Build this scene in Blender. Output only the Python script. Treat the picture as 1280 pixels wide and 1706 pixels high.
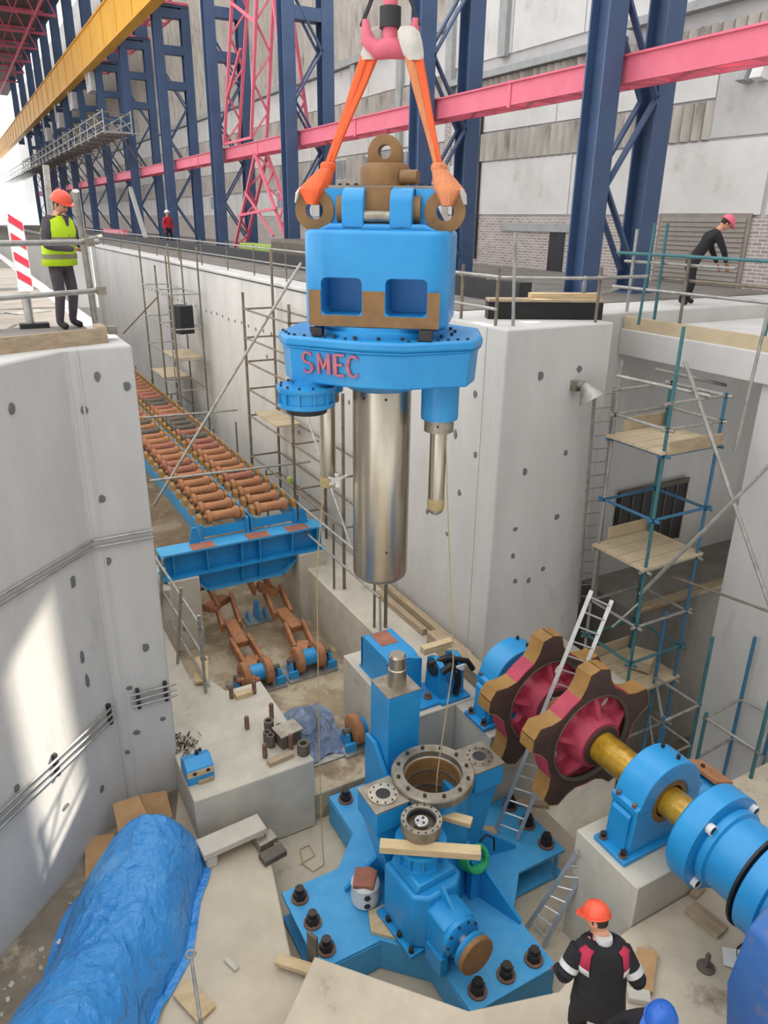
import bpy, bmesh, math, random
from mathutils import Vector, Matrix
random.seed(7)
for o in list(bpy.data.objects):
    bpy.data.objects.remove(o)
scene = bpy.context.scene
COL = scene.collection
R = math.radians

# ---------------------------------------------------------------- camera
yaw, pitch, roll = R(29.2), R(21.6), R(0.75)
fw = Vector((math.sin(yaw) * math.cos(pitch), math.cos(yaw) * math.cos(pitch), -math.sin(pitch)))
r0 = Vector((math.cos(yaw), -math.sin(yaw), 0))
u0 = r0.cross(fw)
cr = r0 * math.cos(roll) + u0 * math.sin(roll)
cu = u0 * math.cos(roll) - r0 * math.sin(roll)
cam_data = bpy.data.cameras.new('camera')
cam_data.sensor_fit = 'HORIZONTAL'
cam_data.sensor_width = 36
cam_data.lens = 36 * 1230 / 1280
cam_data.clip_end = 600
cam = bpy.data.objects.new('camera', cam_data)
COL.objects.link(cam)
m = Matrix((cr, cu, -fw)).transposed().to_4x4()
m.translation = (0, 0, 1.5)
cam.matrix_world = m
scene.camera = cam

# ---------------------------------------------------------------- sky, sun, exposure
world = bpy.data.worlds.new('hazy_sky')
scene.world = world
world.use_nodes = True
bg = world.node_tree.nodes['Background']
bg.inputs[0].default_value = (0.97, 0.985, 1.0, 1)
bg.inputs[1].default_value = 1.2
sun_data = bpy.data.lights.new('sun', 'SUN')
sun_data.energy = 5.0
sun_data.angle = R(0.6)
sun_data.color = (1.0, 0.93, 0.8)
sun = bpy.data.objects.new('sun', sun_data)
COL.objects.link(sun)
SUN_DIR = Vector((0.735, 0.08, 0.66)).normalized()
sun.rotation_euler = SUN_DIR.to_track_quat('Z', 'Y').to_euler()
sun.location = (20, 5, 30)
vs = scene.view_settings
vs.view_transform = 'Standard'
vs.look = 'None'
vs.gamma = 1
vs.use_curve_mapping = False
vs.exposure = 0.88

# ---------------------------------------------------------------- materials
def lin(c):
    return tuple(((v / 255) / 12.92 if v <= 10 else ((v / 255 + 0.055) / 1.055) ** 2.4) for v in c)

def mat(name, c1, c2=None, rough=0.6, metal=0.0, scale=3.0, bump=0.0, bscale=30.0, detail=6.0, mix=(0.35, 0.7), stretch=None, coat=0.0, c3=None, c3scale=0.7, c3range=(0.6, 0.75), spec=None, crease=0.0):
    m = bpy.data.materials.new(name)
    m.use_nodes = True
    nt = m.node_tree
    b = nt.nodes['Principled BSDF']
    b.inputs['Roughness'].default_value = rough
    b.inputs['Metallic'].default_value = metal
    if coat:
        b.inputs['Coat Weight'].default_value = coat
        b.inputs['Coat Roughness'].default_value = 0.15
    if spec is not None:
        b.inputs['Specular IOR Level'].default_value = spec
    tc = nt.nodes.new('ShaderNodeTexCoord')
    vec = tc.outputs['Object']
    if stretch:
        mp = nt.nodes.new('ShaderNodeMapping')
        mp.inputs['Scale'].default_value = stretch
        nt.links.new(vec, mp.inputs['Vector'])
        vec = mp.outputs['Vector']
    c2 = c2 or tuple(max(0, v - 14) for v in c1)
    n = nt.nodes.new('ShaderNodeTexNoise')
    n.inputs['Scale'].default_value = scale
    n.inputs['Detail'].default_value = detail
    n.inputs['Roughness'].default_value = 0.65
    nt.links.new(vec, n.inputs['Vector'])
    rp = nt.nodes.new('ShaderNodeValToRGB')
    rp.color_ramp.elements[0].position = mix[0]
    rp.color_ramp.elements[1].position = mix[1]
    rp.color_ramp.elements[0].color = (*lin(c1), 1)
    rp.color_ramp.elements[1].color = (*lin(c2), 1)
    nt.links.new(n.outputs['Fac'], rp.inputs['Fac'])
    colour = rp.outputs['Color']
    if c3:
        n3 = nt.nodes.new('ShaderNodeTexNoise')
        n3.inputs['Scale'].default_value = c3scale
        n3.inputs['Detail'].default_value = 8
        n3.inputs['Roughness'].default_value = 0.7
        nt.links.new(vec, n3.inputs['Vector'])
        mr = nt.nodes.new('ShaderNodeMapRange')
        mr.inputs['From Min'].default_value = c3range[0]
        mr.inputs['From Max'].default_value = c3range[1]
        nt.links.new(n3.outputs['Fac'], mr.inputs['Value'])
        mx = nt.nodes.new('ShaderNodeMix')
        mx.data_type = 'RGBA'
        nt.links.new(mr.outputs['Result'], mx.inputs['Factor'])
        nt.links.new(colour, mx.inputs['A'])
        mx.inputs['B'].default_value = (*lin(c3), 1)
        colour = mx.outputs['Result']
    nt.links.new(colour, b.inputs['Base Color'])
    if crease:
        nd_ = nt.nodes.new('ShaderNodeTexNoise')
        nd_.inputs['Scale'].default_value = 1.6
        nd_.inputs['Detail'].default_value = 4
        nt.links.new(vec, nd_.inputs['Vector'])
        ad = nt.nodes.new('ShaderNodeVectorMath')
        ad.operation = 'MULTIPLY_ADD'
        nt.links.new(nd_.outputs['Color'], ad.inputs[0])
        ad.inputs[1].default_value = (0.9, 0.9, 0.9)
        nt.links.new(vec, ad.inputs[2])
        prev = None
        for sc_, st_ in ((2.2, 0.05), (5.5, 0.022), (13, 0.008)):
            vo_ = nt.nodes.new('ShaderNodeTexVoronoi')
            vo_.feature = 'F1'
            vo_.inputs['Scale'].default_value = sc_
            nt.links.new(ad.outputs[0], vo_.inputs['Vector'])
            bp = nt.nodes.new('ShaderNodeBump')
            bp.inputs['Strength'].default_value = crease
            bp.inputs['Distance'].default_value = st_
            nt.links.new(vo_.outputs['Distance'], bp.inputs['Height'])
            if prev is not None:
                nt.links.new(prev, bp.inputs['Normal'])
            prev = bp.outputs['Normal']
        nt.links.new(prev, b.inputs['Normal'])
    if bump:
        nb = nt.nodes.new('ShaderNodeTexNoise')
        nb.inputs['Scale'].default_value = bscale
        nb.inputs['Detail'].default_value = 5
        nt.links.new(vec, nb.inputs['Vector'])
        bp = nt.nodes.new('ShaderNodeBump')
        bp.inputs['Strength'].default_value = bump
        bp.inputs['Distance'].default_value = 0.02
        nt.links.new(nb.outputs['Fac'], bp.inputs['Height'])
        nt.links.new(bp.outputs['Normal'], b.inputs['Normal'])
    return m

def brick_mat(name, c1, c2, mortar, bw, bh, ms=0.02):
    m = bpy.data.materials.new(name)
    m.use_nodes = True
    nt = m.node_tree
    b = nt.nodes['Principled BSDF']
    b.inputs['Roughness'].default_value = 0.9
    tc = nt.nodes.new('ShaderNodeTexCoord')
    sp = nt.nodes.new('ShaderNodeSeparateXYZ')
    cb = nt.nodes.new('ShaderNodeCombineXYZ')
    nt.links.new(tc.outputs['Object'], sp.inputs[0])
    nt.links.new(sp.outputs['Y'], cb.inputs['X'])
    nt.links.new(sp.outputs['Z'], cb.inputs['Y'])
    br = nt.nodes.new('ShaderNodeTexBrick')
    br.inputs['Color1'].default_value = (*lin(c1), 1)
    br.inputs['Color2'].default_value = (*lin(c2), 1)
    br.inputs['Mortar'].default_value = (*lin(mortar), 1)
    br.inputs['Scale'].default_value = 1
    br.inputs['Mortar Size'].default_value = ms
    br.inputs['Brick Width'].default_value = bw
    br.inputs['Row Height'].default_value = bh
    nt.links.new(cb.outputs[0], br.inputs['Vector'])
    nt.links.new(br.outputs['Color'], b.inputs['Base Color'])
    return m

M = {}
M['wall'] = mat('wall_concrete', (202, 200, 196), (186, 183, 179), 0.9, scale=0.9, bump=0.25, bscale=14, stretch=(1, 1, 0.35), c3=(160, 157, 155), c3scale=1.3, c3range=(0.62, 0.8))
M['wall_warm'] = mat('trench_concrete', (186, 182, 172), (164, 160, 150), 0.9, scale=0.8, bump=0.25, bscale=14, stretch=(1, 1, 0.35), c3=(140, 136, 128), c3scale=1.0, c3range=(0.62, 0.82))
M['floor'] = mat('floor_concrete', (200, 187, 166), (178, 165, 145), 0.92, scale=1.4, bump=0.3, bscale=20, c3=(128, 114, 94), c3scale=0.8, c3range=(0.6, 0.72))
M['pale'] = mat('pale_concrete', (200, 193, 178), (180, 173, 160), 0.9, scale=2.0, bump=0.25, bscale=22, c3=(140, 134, 122), c3scale=1.6, c3range=(0.62, 0.8))
M['mud'] = mat('damp_floor', (166, 148, 122), (128, 108, 86), 0.75, scale=1.2, bump=0.3, bscale=25, c3=(182, 168, 144), c3scale=0.9, c3range=(0.5, 0.58))
M['dirt'] = mat('brown_dirt', (136, 124, 108), (104, 92, 78), 0.95, scale=2.2, bump=0.5, bscale=30, c3=(172, 160, 138), c3scale=1.2, c3range=(0.58, 0.68))
M['shade_tone'] = mat('shade_toned_concrete', (142, 136, 128), (116, 110, 102), 0.85, scale=1.2, bump=0.25, bscale=14, stretch=(1, 1, 0.4))  # darker than the walls: shade of the right-hand pit put into the colour
M['stain'] = mat('tie_hole_mortar', (120, 118, 118), (98, 96, 96), 0.95, scale=9)
M['deck'] = mat('deck_ground', (128, 122, 116), (98, 92, 86), 0.95, scale=1.1, bump=0.2)
M['blue'] = mat('blue_paint', (34, 146, 206), (28, 134, 196), 0.42, scale=2.5, coat=0.2, bump=0.04, bscale=40)
M['blue_worn'] = mat('worn_blue_paint', (58, 150, 204), (76, 160, 206), 0.55, scale=5, bump=0.06, bscale=50, c3=(134, 128, 118), c3scale=2.2, c3range=(0.66, 0.74))
M['blue_dirty'] = mat('dirty_chipped_blue', (44, 96, 168), (58, 104, 164), 0.6, scale=4, bump=0.2, bscale=18, c3=(112, 110, 122), c3scale=2.5, c3range=(0.55, 0.68))
M['navy'] = mat('navy_column_paint', (66, 88, 122), (58, 78, 110), 0.5, scale=1.2)
M['pink'] = mat('pinkish_red_paint', (222, 112, 132), (212, 100, 120), 0.6, scale=1.5)
M['crimson'] = mat('crimson_primer', (178, 62, 84), (156, 48, 70), 0.6, scale=3, bump=0.1)
M['yellow'] = mat('crane_yellow_paint', (222, 164, 42), (206, 148, 34), 0.55, scale=0.6)
M['steel'] = mat('machined_steel', (200, 192, 176), (166, 156, 140), 0.28, 0.95, scale=2.2, stretch=(1, 1, 0.25), bump=0.05, bscale=30)
M['steel_worn'] = mat('dull_machined_steel', (168, 160, 146), (128, 118, 104), 0.45, 0.7, scale=5, bump=0.1, bscale=60)
M['galv'] = mat('galvanised_tube', (176, 174, 168), (140, 138, 132), 0.5, 0.6, scale=6)
M['tube_brown'] = mat('weathered_scaffold_tube', (136, 124, 108), (104, 92, 80), 0.6, 0.4, scale=5)
M['tube_green'] = mat('green_scaffold_tube', (66, 118, 118), (50, 92, 104), 0.6, 0.1, scale=4)
M['tube_blue'] = mat('blue_scaffold_tube', (54, 112, 152), (60, 100, 120), 0.6, 0.1, scale=4)
M['alu'] = mat('aluminium', (206, 206, 204), (186, 186, 184), 0.4, 0.6, scale=6)
M['primer'] = mat('brown_primer', (140, 104, 62), (122, 90, 54), 0.6, scale=6, bump=0.05)
M['gold'] = mat('gold_wrapped_shaft', (206, 162, 44), (150, 108, 28), 0.3, 0.35, scale=5, bump=0.3, bscale=14, coat=0.6)
M['tooth'] = mat('ochre_tooth_primer', (158, 118, 62), (136, 100, 52), 0.6, scale=4)
M['rim'] = mat('dark_brown_cast_rim', (74, 52, 44), (58, 40, 36), 0.65, scale=4, bump=0.1)
M['rust'] = mat('rust_brown_steel', (178, 124, 84), (142, 94, 64), 0.75, scale=5, bump=0.2, c3=(190, 142, 98), c3scale=2)
M['rust_red'] = mat('reddish_rust_steel', (168, 108, 86), (134, 84, 68), 0.75, scale=5, bump=0.2)
M['rust_grey'] = mat('greyish_rust_steel', (104, 96, 84), (80, 72, 62), 0.7, scale=5, bump=0.2)
M['bolt'] = mat('oiled_bolt_steel', (72, 64, 58), (52, 46, 42), 0.45, 0.6, scale=9)
M['bolt_ring'] = mat('rusty_washer', (128, 98, 84), (96, 70, 60), 0.7, scale=12)
M['dark'] = mat('dark_steel', (46, 46, 48), (34, 34, 36), 0.6, scale=4)
M['black'] = mat('black_rubber', (22, 22, 24), (14, 14, 16), 0.5, scale=6)
M['wood'] = mat('pale_sawn_timber', (206, 184, 146), (184, 158, 118), 0.8, scale=3, stretch=(1, 6, 6), bump=0.15, bscale=18)
M['board'] = mat('weathered_board', (180, 160, 132), (150, 130, 106), 0.85, scale=3, stretch=(1, 5, 5), bump=0.15)
M['ply'] = mat('plywood', (196, 178, 148), (172, 154, 126), 0.8, scale=2, bump=0.1)
M['card'] = mat('cardboard', (186, 148, 104), (166, 128, 88), 0.85, scale=3)
M['tarp'] = mat('blue_tarpaulin', (52, 134, 206), (66, 146, 212), 0.34, scale=1.2, crease=1.0, c3=(104, 168, 216), c3scale=1.1, c3range=(0.58, 0.72))
M['cloth'] = mat('grey_blue_sheeting', (128, 142, 166), (96, 110, 138), 0.5, scale=4, crease=1.0)
M['sling'] = mat('orange_webbing', (236, 104, 52), (222, 88, 44), 0.75, scale=6, stretch=(6, 6, 0.6), bump=0.2, bscale=25)
M['sling_tan'] = mat('faded_tan_webbing', (214, 138, 92), (196, 116, 76), 0.75, scale=6, stretch=(6, 6, 0.6), bump=0.2, bscale=25)
M['sleeve'] = mat('white_sling_sleeve', (206, 200, 190), (182, 176, 168), 0.7, scale=6)
M['facade'] = mat('cream_facade_panel', (216, 214, 210), (202, 199, 194), 0.9, scale=0.8, c3=(176, 166, 154), c3scale=0.6, c3range=(0.6, 0.8))
M['facade_grey'] = mat('grey_facade_panel', (196, 194, 192), (178, 176, 174), 0.9, scale=0.8, c3=(150, 146, 142), c3scale=0.6, c3range=(0.6, 0.8))
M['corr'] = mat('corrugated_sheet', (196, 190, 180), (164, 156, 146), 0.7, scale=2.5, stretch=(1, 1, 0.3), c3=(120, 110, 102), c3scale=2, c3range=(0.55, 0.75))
M['corr_shade'] = mat('shade_side_corrugated_sheet', (142, 132, 122), (112, 102, 94), 0.75, scale=2.5, stretch=(1, 1, 0.3))  # shaded copy of corr, rib shading put into the colour
M['ledge'] = mat('grey_painted_ledge', (170, 172, 170), (150, 152, 150), 0.8)
M['brick'] = brick_mat('weathered_brick', (176, 164, 156), (150, 136, 130), (206, 200, 194), 0.27, 0.085, 0.012)
M['shutter'] = mat('roller_shutter', (150, 142, 132), (132, 124, 116), 0.7, scale=2)
M['glass'] = mat('dusty_pane', (120, 128, 134), (96, 104, 110), 0.25, scale=2)
M['roof'] = mat('dark_roof_sheet', (96, 84, 80), (76, 66, 64), 0.8, scale=2)
M['orange'] = mat('orange_helmet', (232, 92, 62), (224, 84, 56), 0.35, scale=3)
M['helmet_blue'] = mat('blue_helmet', (34, 98, 190), (28, 90, 180), 0.35, scale=3)
M['hivis'] = mat('yellow_green_vest', (196, 230, 30), (180, 216, 24), 0.7, scale=8)
M['reflect'] = mat('silver_reflective_tape', (206, 206, 204), (186, 186, 184), 0.4, scale=6)
M['tape_grey'] = mat('grey_reflective_tape', (140, 136, 108), (124, 120, 96), 0.5, scale=6)
M['cloth_black'] = mat('black_workwear', (34, 32, 36), (24, 22, 26), 0.9, scale=6, bump=0.3, bscale=12)
M['cloth_grey'] = mat('dark_grey_workwear', (84, 76, 82), (64, 58, 66), 0.9, scale=5, bump=0.3, bscale=12)
M['cloth_crimson'] = mat('crimson_shoulder_panel', (186, 48, 78), (172, 40, 70), 0.85, scale=6)
M['cloth_red'] = mat('red_jacket', (188, 40, 58), (168, 32, 50), 0.85, scale=6)
M['skin'] = mat('skin', (206, 150, 122), (192, 136, 110), 0.6, scale=6)
M['glove'] = mat('work_glove', (160, 84, 64), (140, 70, 56), 0.85, scale=8)
M['boot'] = mat('work_boot', (38, 34, 34), (28, 26, 26), 0.7, scale=8)
M['hair'] = mat('dark_hair', (48, 36, 30), (36, 28, 24), 0.8, scale=20)
M['green'] = mat('green_webbing', (40, 168, 108), (30, 140, 90), 0.7, scale=8)
M['white'] = mat('white_paint', (226, 224, 220), (208, 206, 202), 0.7, scale=4)
M['red'] = mat('red_paint', (206, 42, 70), (192, 36, 62), 0.6, scale=4)
M['letter'] = mat('salmon_red_lettering', (196, 112, 116), (160, 86, 128), 0.6, scale=14)
M['rope'] = mat('tan_rope', (186, 166, 120), (160, 140, 100), 0.9, scale=20)
M['yellow_tool'] = mat('yellow_tool_plastic', (222, 178, 30), (206, 160, 24), 0.6, scale=5)
M['chrome'] = mat('bright_metal', (210, 208, 204), (180, 178, 174), 0.25, 0.9, scale=5)
M['green_net'] = mat('lime_grass', (150, 178, 80), (128, 156, 66), 0.9, scale=6)

# ---------------------------------------------------------------- mesh helpers
class MB:
    def __init__(s):
        s.v, s.f, s.mi = [], [], []
    def add(s, vs, fs, mi=0):
        b = len(s.v)
        s.v += [tuple(v) for v in vs]
        s.f += [tuple(i + b for i in f) for f in fs]
        s.mi += [mi] * len(fs)
        return s
    def box(s, c, d, rz=0, rx=0, ry=0, mi=0):
        hx, hy, hz = d[0] / 2, d[1] / 2, d[2] / 2
        pts = [Vector((x, y, z)) for z in (-hz, hz) for y in (-hy, hy) for x in (-hx, hx)]
        if rz or rx or ry:
            q = Matrix.Rotation(rz, 3, 'Z') @ Matrix.Rotation(ry, 3, 'Y') @ Matrix.Rotation(rx, 3, 'X')
            pts = [q @ p for p in pts]
        c = Vector(c)
        return s.add([p + c for p in pts], [(0, 2, 3, 1), (4, 5, 7, 6), (0, 1, 5, 4), (2, 6, 7, 3), (0, 4, 6, 2), (1, 3, 7, 5)], mi)
    def bb(s, x0, x1, y0, y1, z0, z1, mi=0):
        return s.box(((x0 + x1) / 2, (y0 + y1) / 2, (z0 + z1) / 2), (abs(x1 - x0), abs(y1 - y0), abs(z1 - z0)), mi=mi)
    def beam(s, p0, p1, w, h, up=(0, 0, 1), mi=0):
        p0, p1 = Vector(p0), Vector(p1)
        d = (p1 - p0).normalized()
        up = Vector(up)
        if abs(d.dot(up)) > 0.98:
            up = Vector((0, 1, 0)) if abs(d.y) < 0.9 else Vector((1, 0, 0))
        a = d.cross(up).normalized()
        b = a.cross(d)
        pts = [p + a * x + b * y for p in (p0, p1) for x, y in ((-w / 2, -h / 2), (w / 2, -h / 2), (w / 2, h / 2), (-w / 2, h / 2))]
        return s.add(pts, [(3, 2, 1, 0), (4, 5, 6, 7), (0, 1, 5, 4), (1, 2, 6, 5), (2, 3, 7, 6), (3, 0, 4, 7)], mi)
    def tube(s, p0, p1, r, n=8, r2=None, mi=0):
        p0, p1 = Vector(p0), Vector(p1)
        r2 = r if r2 is None else r2
        d = (p1 - p0).normalized()
        a = d.orthogonal().normalized()
        b = d.cross(a)
        pts = []
        for p, q in ((p0, r), (p1, r2)):
            for i in range(n):
                t = 2 * math.pi * i / n
                pts.append(p + (a * math.cos(t) + b * math.sin(t)) * q)
        fs = [(i, (i + 1) % n, n + (i + 1) % n, n + i) for i in range(n)]
        fs += [tuple(range(n - 1, -1, -1)), tuple(range(n, 2 * n))]
        return s.add(pts, fs, mi)
    def path(s, pts, r, n=8, mi=0, closed=False):
        pts = [Vector(p) for p in pts]
        k = len(pts)
        rs = r if isinstance(r, (list, tuple)) else [r] * k
        V, a = [], None
        for i, p in enumerate(pts):
            t = (pts[min(i + 1, k - 1)] - pts[max(i - 1, 0)]).normalized()
            if closed:
                t = (pts[(i + 1) % k] - pts[i - 1]).normalized()
            a = t.orthogonal().normalized() if a is None else (a - t * a.dot(t)).normalized()
            b = t.cross(a)
            V += [p + (a * math.cos(2 * math.pi * j / n) + b * math.sin(2 * math.pi * j / n)) * rs[i] for j in range(n)]
        F = [(i * n + j, i * n + (j + 1) % n, (i + 1) * n + (j + 1) % n, (i + 1) * n + j) for i in range(k - 1) for j in range(n)]
        if closed:
            F += [((k - 1) * n + j, (k - 1) * n + (j + 1) % n, (j + 1) % n, j) for j in range(n)]
        else:
            F += [tuple(range(n - 1, -1, -1)), tuple(range((k - 1) * n, k * n))]
        return s.add(V, F, mi)
    def prism(s, poly, a, b, axis='z', mi=0):
        n = len(poly)
        area = sum(poly[i][0] * poly[(i + 1) % n][1] - poly[(i + 1) % n][0] * poly[i][1] for i in range(n))
        if area < 0:
            poly = poly[::-1]
        if a > b:
            a, b = b, a
        if axis == 'z':
            V = [(x, y, a) for x, y in poly] + [(x, y, b) for x, y in poly]
            flip = False
        elif axis == 'y':
            V = [(x, a, y) for x, y in poly] + [(x, b, y) for x, y in poly]
            flip = True
        else:
            V = [(a, x, y) for x, y in poly] + [(b, x, y) for x, y in poly]
            flip = False
        F = [tuple(range(n - 1, -1, -1)), tuple(range(n, 2 * n))] + [(i, (i + 1) % n, n + (i + 1) % n, n + i) for i in range(n)]
        if flip:
            F = [f[::-1] for f in F]
        return s.add(V, F, mi)
    def lathe(s, prof, n=32, c=(0, 0, 0), axis='z', closed=False, mi=0):
        # prof: (radius, height) from low to high on the outside
        V = []
        c = Vector(c)
        for r, h in prof:
            for i in range(n):
                t = 2 * math.pi * i / n
                x, y = r * math.cos(t), r * math.sin(t)
                if axis == 'z': p = (x, y, h)
                elif axis == 'y': p = (y, h, x)
                else: p = (h, x, y)
                V.append(Vector(p) + c)
        k = len(prof)
        F = []
        for a in range(k if closed else k - 1):
            b = (a + 1) % k
            for i in range(n):
                j = (i + 1) % n
                F.append((a * n + i, a * n + j, b * n + j, b * n + i))
        if not closed:
            F += [tuple(range(n - 1, -1, -1)), tuple(range((k - 1) * n, k * n))]
        return s.add(V, F, mi)
    def ball(s, c, r, n=12, k=8, mi=0, rz=0):
        rx, ry, rzz = r if isinstance(r, (list, tuple)) else (r, r, r)
        c = Vector(c)
        V = [c + Vector((0, 0, -rzz))]
        q = Matrix.Rotation(rz, 3, 'Z')
        for i in range(1, k):
            t = -math.pi / 2 + math.pi * i / k
            for j in range(n):
                u = 2 * math.pi * j / n
                V.append(c + q @ Vector((rx * math.cos(t) * math.cos(u), ry * math.cos(t) * math.sin(u), rzz * math.sin(t))))
        V.append(c + Vector((0, 0, rzz)))
        F = [(0, 1 + (j + 1) % n, 1 + j) for j in range(n)]
        for i in range(k - 2):
            for j in range(n):
                a, b = 1 + i * n + j, 1 + i * n + (j + 1) % n
                F.append((a, b, b + n, a + n))
        e = len(V) - 1
        F += [(e, e - n + j, e - n + (j + 1) % n) for j in range(n)]
        return s.add(V, F, mi)
    def hexbolt(s, c, r, h, mi=0, n=6):
        return s.tube(c, (c[0], c[1], c[2] + h), r, n, mi=mi)
    def mesh(s, name):
        me = bpy.data.meshes.new(name)
        me.from_pydata([tuple(v) for v in s.v], [], s.f)
        for p, i in zip(me.polygons, s.mi):
            p.material_index = i
        return me
    def build(s, name, material, parent=None, world=False, smooth=True, bevel=0, seg=2):
        me = s.mesh(name)
        for mm in (material if isinstance(material, (list, tuple)) else [material]):
            me.materials.append(M[mm] if isinstance(mm, str) else mm)
        if world and parent is not None:
            me.transform(MW[parent.name].inverted())
        if smooth:
            me.polygons.foreach_set('use_smooth', [True] * len(me.polygons))
            me.set_sharp_from_angle(angle=R(35))
        o = bpy.data.objects.new(name, me)
        COL.objects.link(o)
        if parent is not None:
            o.parent = parent
        if bevel:
            bv = o.modifiers.new('bevel', 'BEVEL')
            bv.width = bevel
            bv.segments = seg
            bv.limit_method = 'ANGLE'
            bv.angle_limit = R(40)
            bv.harden_normals = False
        return o

MW = {}
def tag(o, label, cat, group=None, kind=None):
    if label: o['label'] = label
    if cat: o['category'] = cat
    if group: o['group'] = group
    if kind: o['kind'] = kind
    return o
def thing(name, label, cat, loc=(0, 0, 0), rz=0, group=None):
    o = bpy.data.objects.new(name, None)
    o.empty_display_size = 0.2
    COL.objects.link(o)
    o.location = loc
    o.rotation_euler = (0, 0, rz)
    MW[o.name] = Matrix.Translation(loc) @ Matrix.Rotation(rz, 4, 'Z')
    return tag(o, label, cat, group)
def single(mb, name, material, label, cat, loc, group=None, **k):
    # a thing that is one mesh, built in world coordinates with its origin at loc
    me_off = Vector(loc)
    mb.v = [tuple(Vector(v) - me_off) for v in mb.v]
    o = mb.build(name, material, **k)
    o.location = loc
    return tag(o, label, cat, group)
def struct(name, mb, material, **k):
    o = mb.build(name, material, **k)
    o['kind'] = 'structure'
    return o
def cut(o, cutter):
    # boolean difference, applied
    c = cutter.build('cutter', 'dark')
    if o.parent is not None:
        c.parent = o.parent
    bv = [m for m in o.modifiers]
    b = o.modifiers.new('cut', 'BOOLEAN')
    b.object = c
    b.solver = 'EXACT'
    dg = bpy.context.evaluated_depsgraph_get()
    dg.update()
    me = bpy.data.meshes.new_from_object(o.evaluated_get(dg))
    o.modifiers.clear()
    old = o.data
    o.data = me
    me.name = old.name
    cm = c.data
    bpy.data.objects.remove(c)
    bpy.data.meshes.remove(cm)
    me.polygons.foreach_set('use_smooth', [True] * len(me.polygons))
    me.set_sharp_from_angle(angle=R(35))
    return o
def copy_tree(o, parent=None):
    c = o.copy()
    COL.objects.link(c)
    if parent is not None:
        c.parent = parent
    for ch in list(o.children):
        copy_tree(ch, c)
    return c
def rrect(w, h, r, n=5, cx=0, cy=0):
    out = []
    for sx, sy, a0 in ((1, 1, 0), (-1, 1, 90), (-1, -1, 180), (1, -1, 270)):
        for i in range(n + 1):
            a = R(a0 + 90 * i / n)
            out.append((cx + sx * (w / 2 - r) + r * math.cos(a), cy + sy * (h / 2 - r) + r * math.sin(a)))
    return out
def circ(r, n=24, cx=0, cy=0, a0=0, a1=360):
    full = abs(a1 - a0) >= 360
    k = n if full else n + 1
    return [(cx + r * math.cos(R(a0 + (a1 - a0) * i / n)), cy + r * math.sin(R(a0 + (a1 - a0) * i / n))) for i in range(k)]

# ---------------------------------------------------------------- structure: decks, pit walls, floors
def flat(name, poly, z0, z1, material, bevel=0.02):
    return struct(name, MB().prism(poly, z0, z1), material, bevel=bevel)

wl = flat('wall_left', [(1.78, 9.71), (0.98, 9.71), (-4.0, 4.9), (-22, 4.9), (-22, 70), (1.78, 70)], -8.4, 0, 'wall', 0.03)
wr = flat('wall_right', [(7.03, 8.9), (9.2, 8.9), (9.2, 9.9), (40, 9.9), (40, 140), (7.03, 140)], -8.4, 0, 'wall', 0.03)
flat('wall_far', [(1.78, 46), (7.03, 46), (7.03, 48), (1.78, 48)], -8.4, 0, 'wall')
flat('floor_far_ground', [(-60, 70), (7.0, 70), (7.0, 220), (-60, 220)], -0.4, -0.02, 'deck')
flat('floor_left', [(2.54, 8.34), (2.54, 7.75), (2.2, 6.1), (2.3, 5.62), (1.6, 5.0), (0.5, -2), (-7, -2), (-7, 3), (-4, 4.88), (0.97, 9.7), (1.78, 9.7), (1.78, 8.34)], -8.3, -7.0, 'floor')
flat('floor_near', [(2.3, 5.62), (3.5, 4.25), (4.5, 3.95), (4.95, 4.08), (5.82, 4.15), (7.56, 4.15), (7.56, 5.25), (10.3, 5.25), (10.3, -2), (0.55, -2), (1.62, 5.0)], -8.3, -6.4, 'floor')
flat('floor_base_pit', [(2.0, 3.6), (7.1, 3.6), (7.1, 8.7), (2.0, 8.7)], -8.0, -7.62, 'floor', 0)
flat('floor_chain_channel', [(1.78, 8.36), (2.55, 8.36), (2.55, 8.66), (5.95, 8.66), (5.95, 46), (1.78, 46)], -8.3, -7.1, 'mud')
flat('floor_right_pit', [(5.9, 5.25), (16, 5.25), (16, 10.2), (5.9, 10.2)], -9.4, -9.0, 'dirt', 0)
lb = flat('floor_anchor_block', [(1.72, 8.55), (3.6, 8.55), (3.6, 10.95), (2.95, 10.95), (2.75, 11.6), (2.5, 11.6), (2.5, 13.7), (1.79, 13.7), (1.79, 9.72), (1.72, 9.69)], -7.6, -6.3, 'pale')
flat('floor_left_walkway', [(1.79, 13.7), (2.75, 13.7), (2.75, 46), (1.79, 46)], -7.2, -5.5, 'pale')
flat('floor_right_ledge', [(4.95, 8.15), (7.02, 8.15), (7.02, 46), (5.8, 46), (5.8, 10.3), (4.95, 10.3)], -7.6, -5.8, 'pale')
flat('floor_bearing_pedestal', [(5.93, 7.2), (8.9, 7.2), (8.9, 8.88), (7.03, 8.88), (7.03, 8.14), (5.93, 8.14)], -9.1, -5.8, 'pale')
flat('floor_coupling_pedestal', [(5.82, 4.16), (7.55, 4.16), (7.55, 5.2), (5.82, 5.2)], -7.65, -5.8, 'pale')
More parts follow.
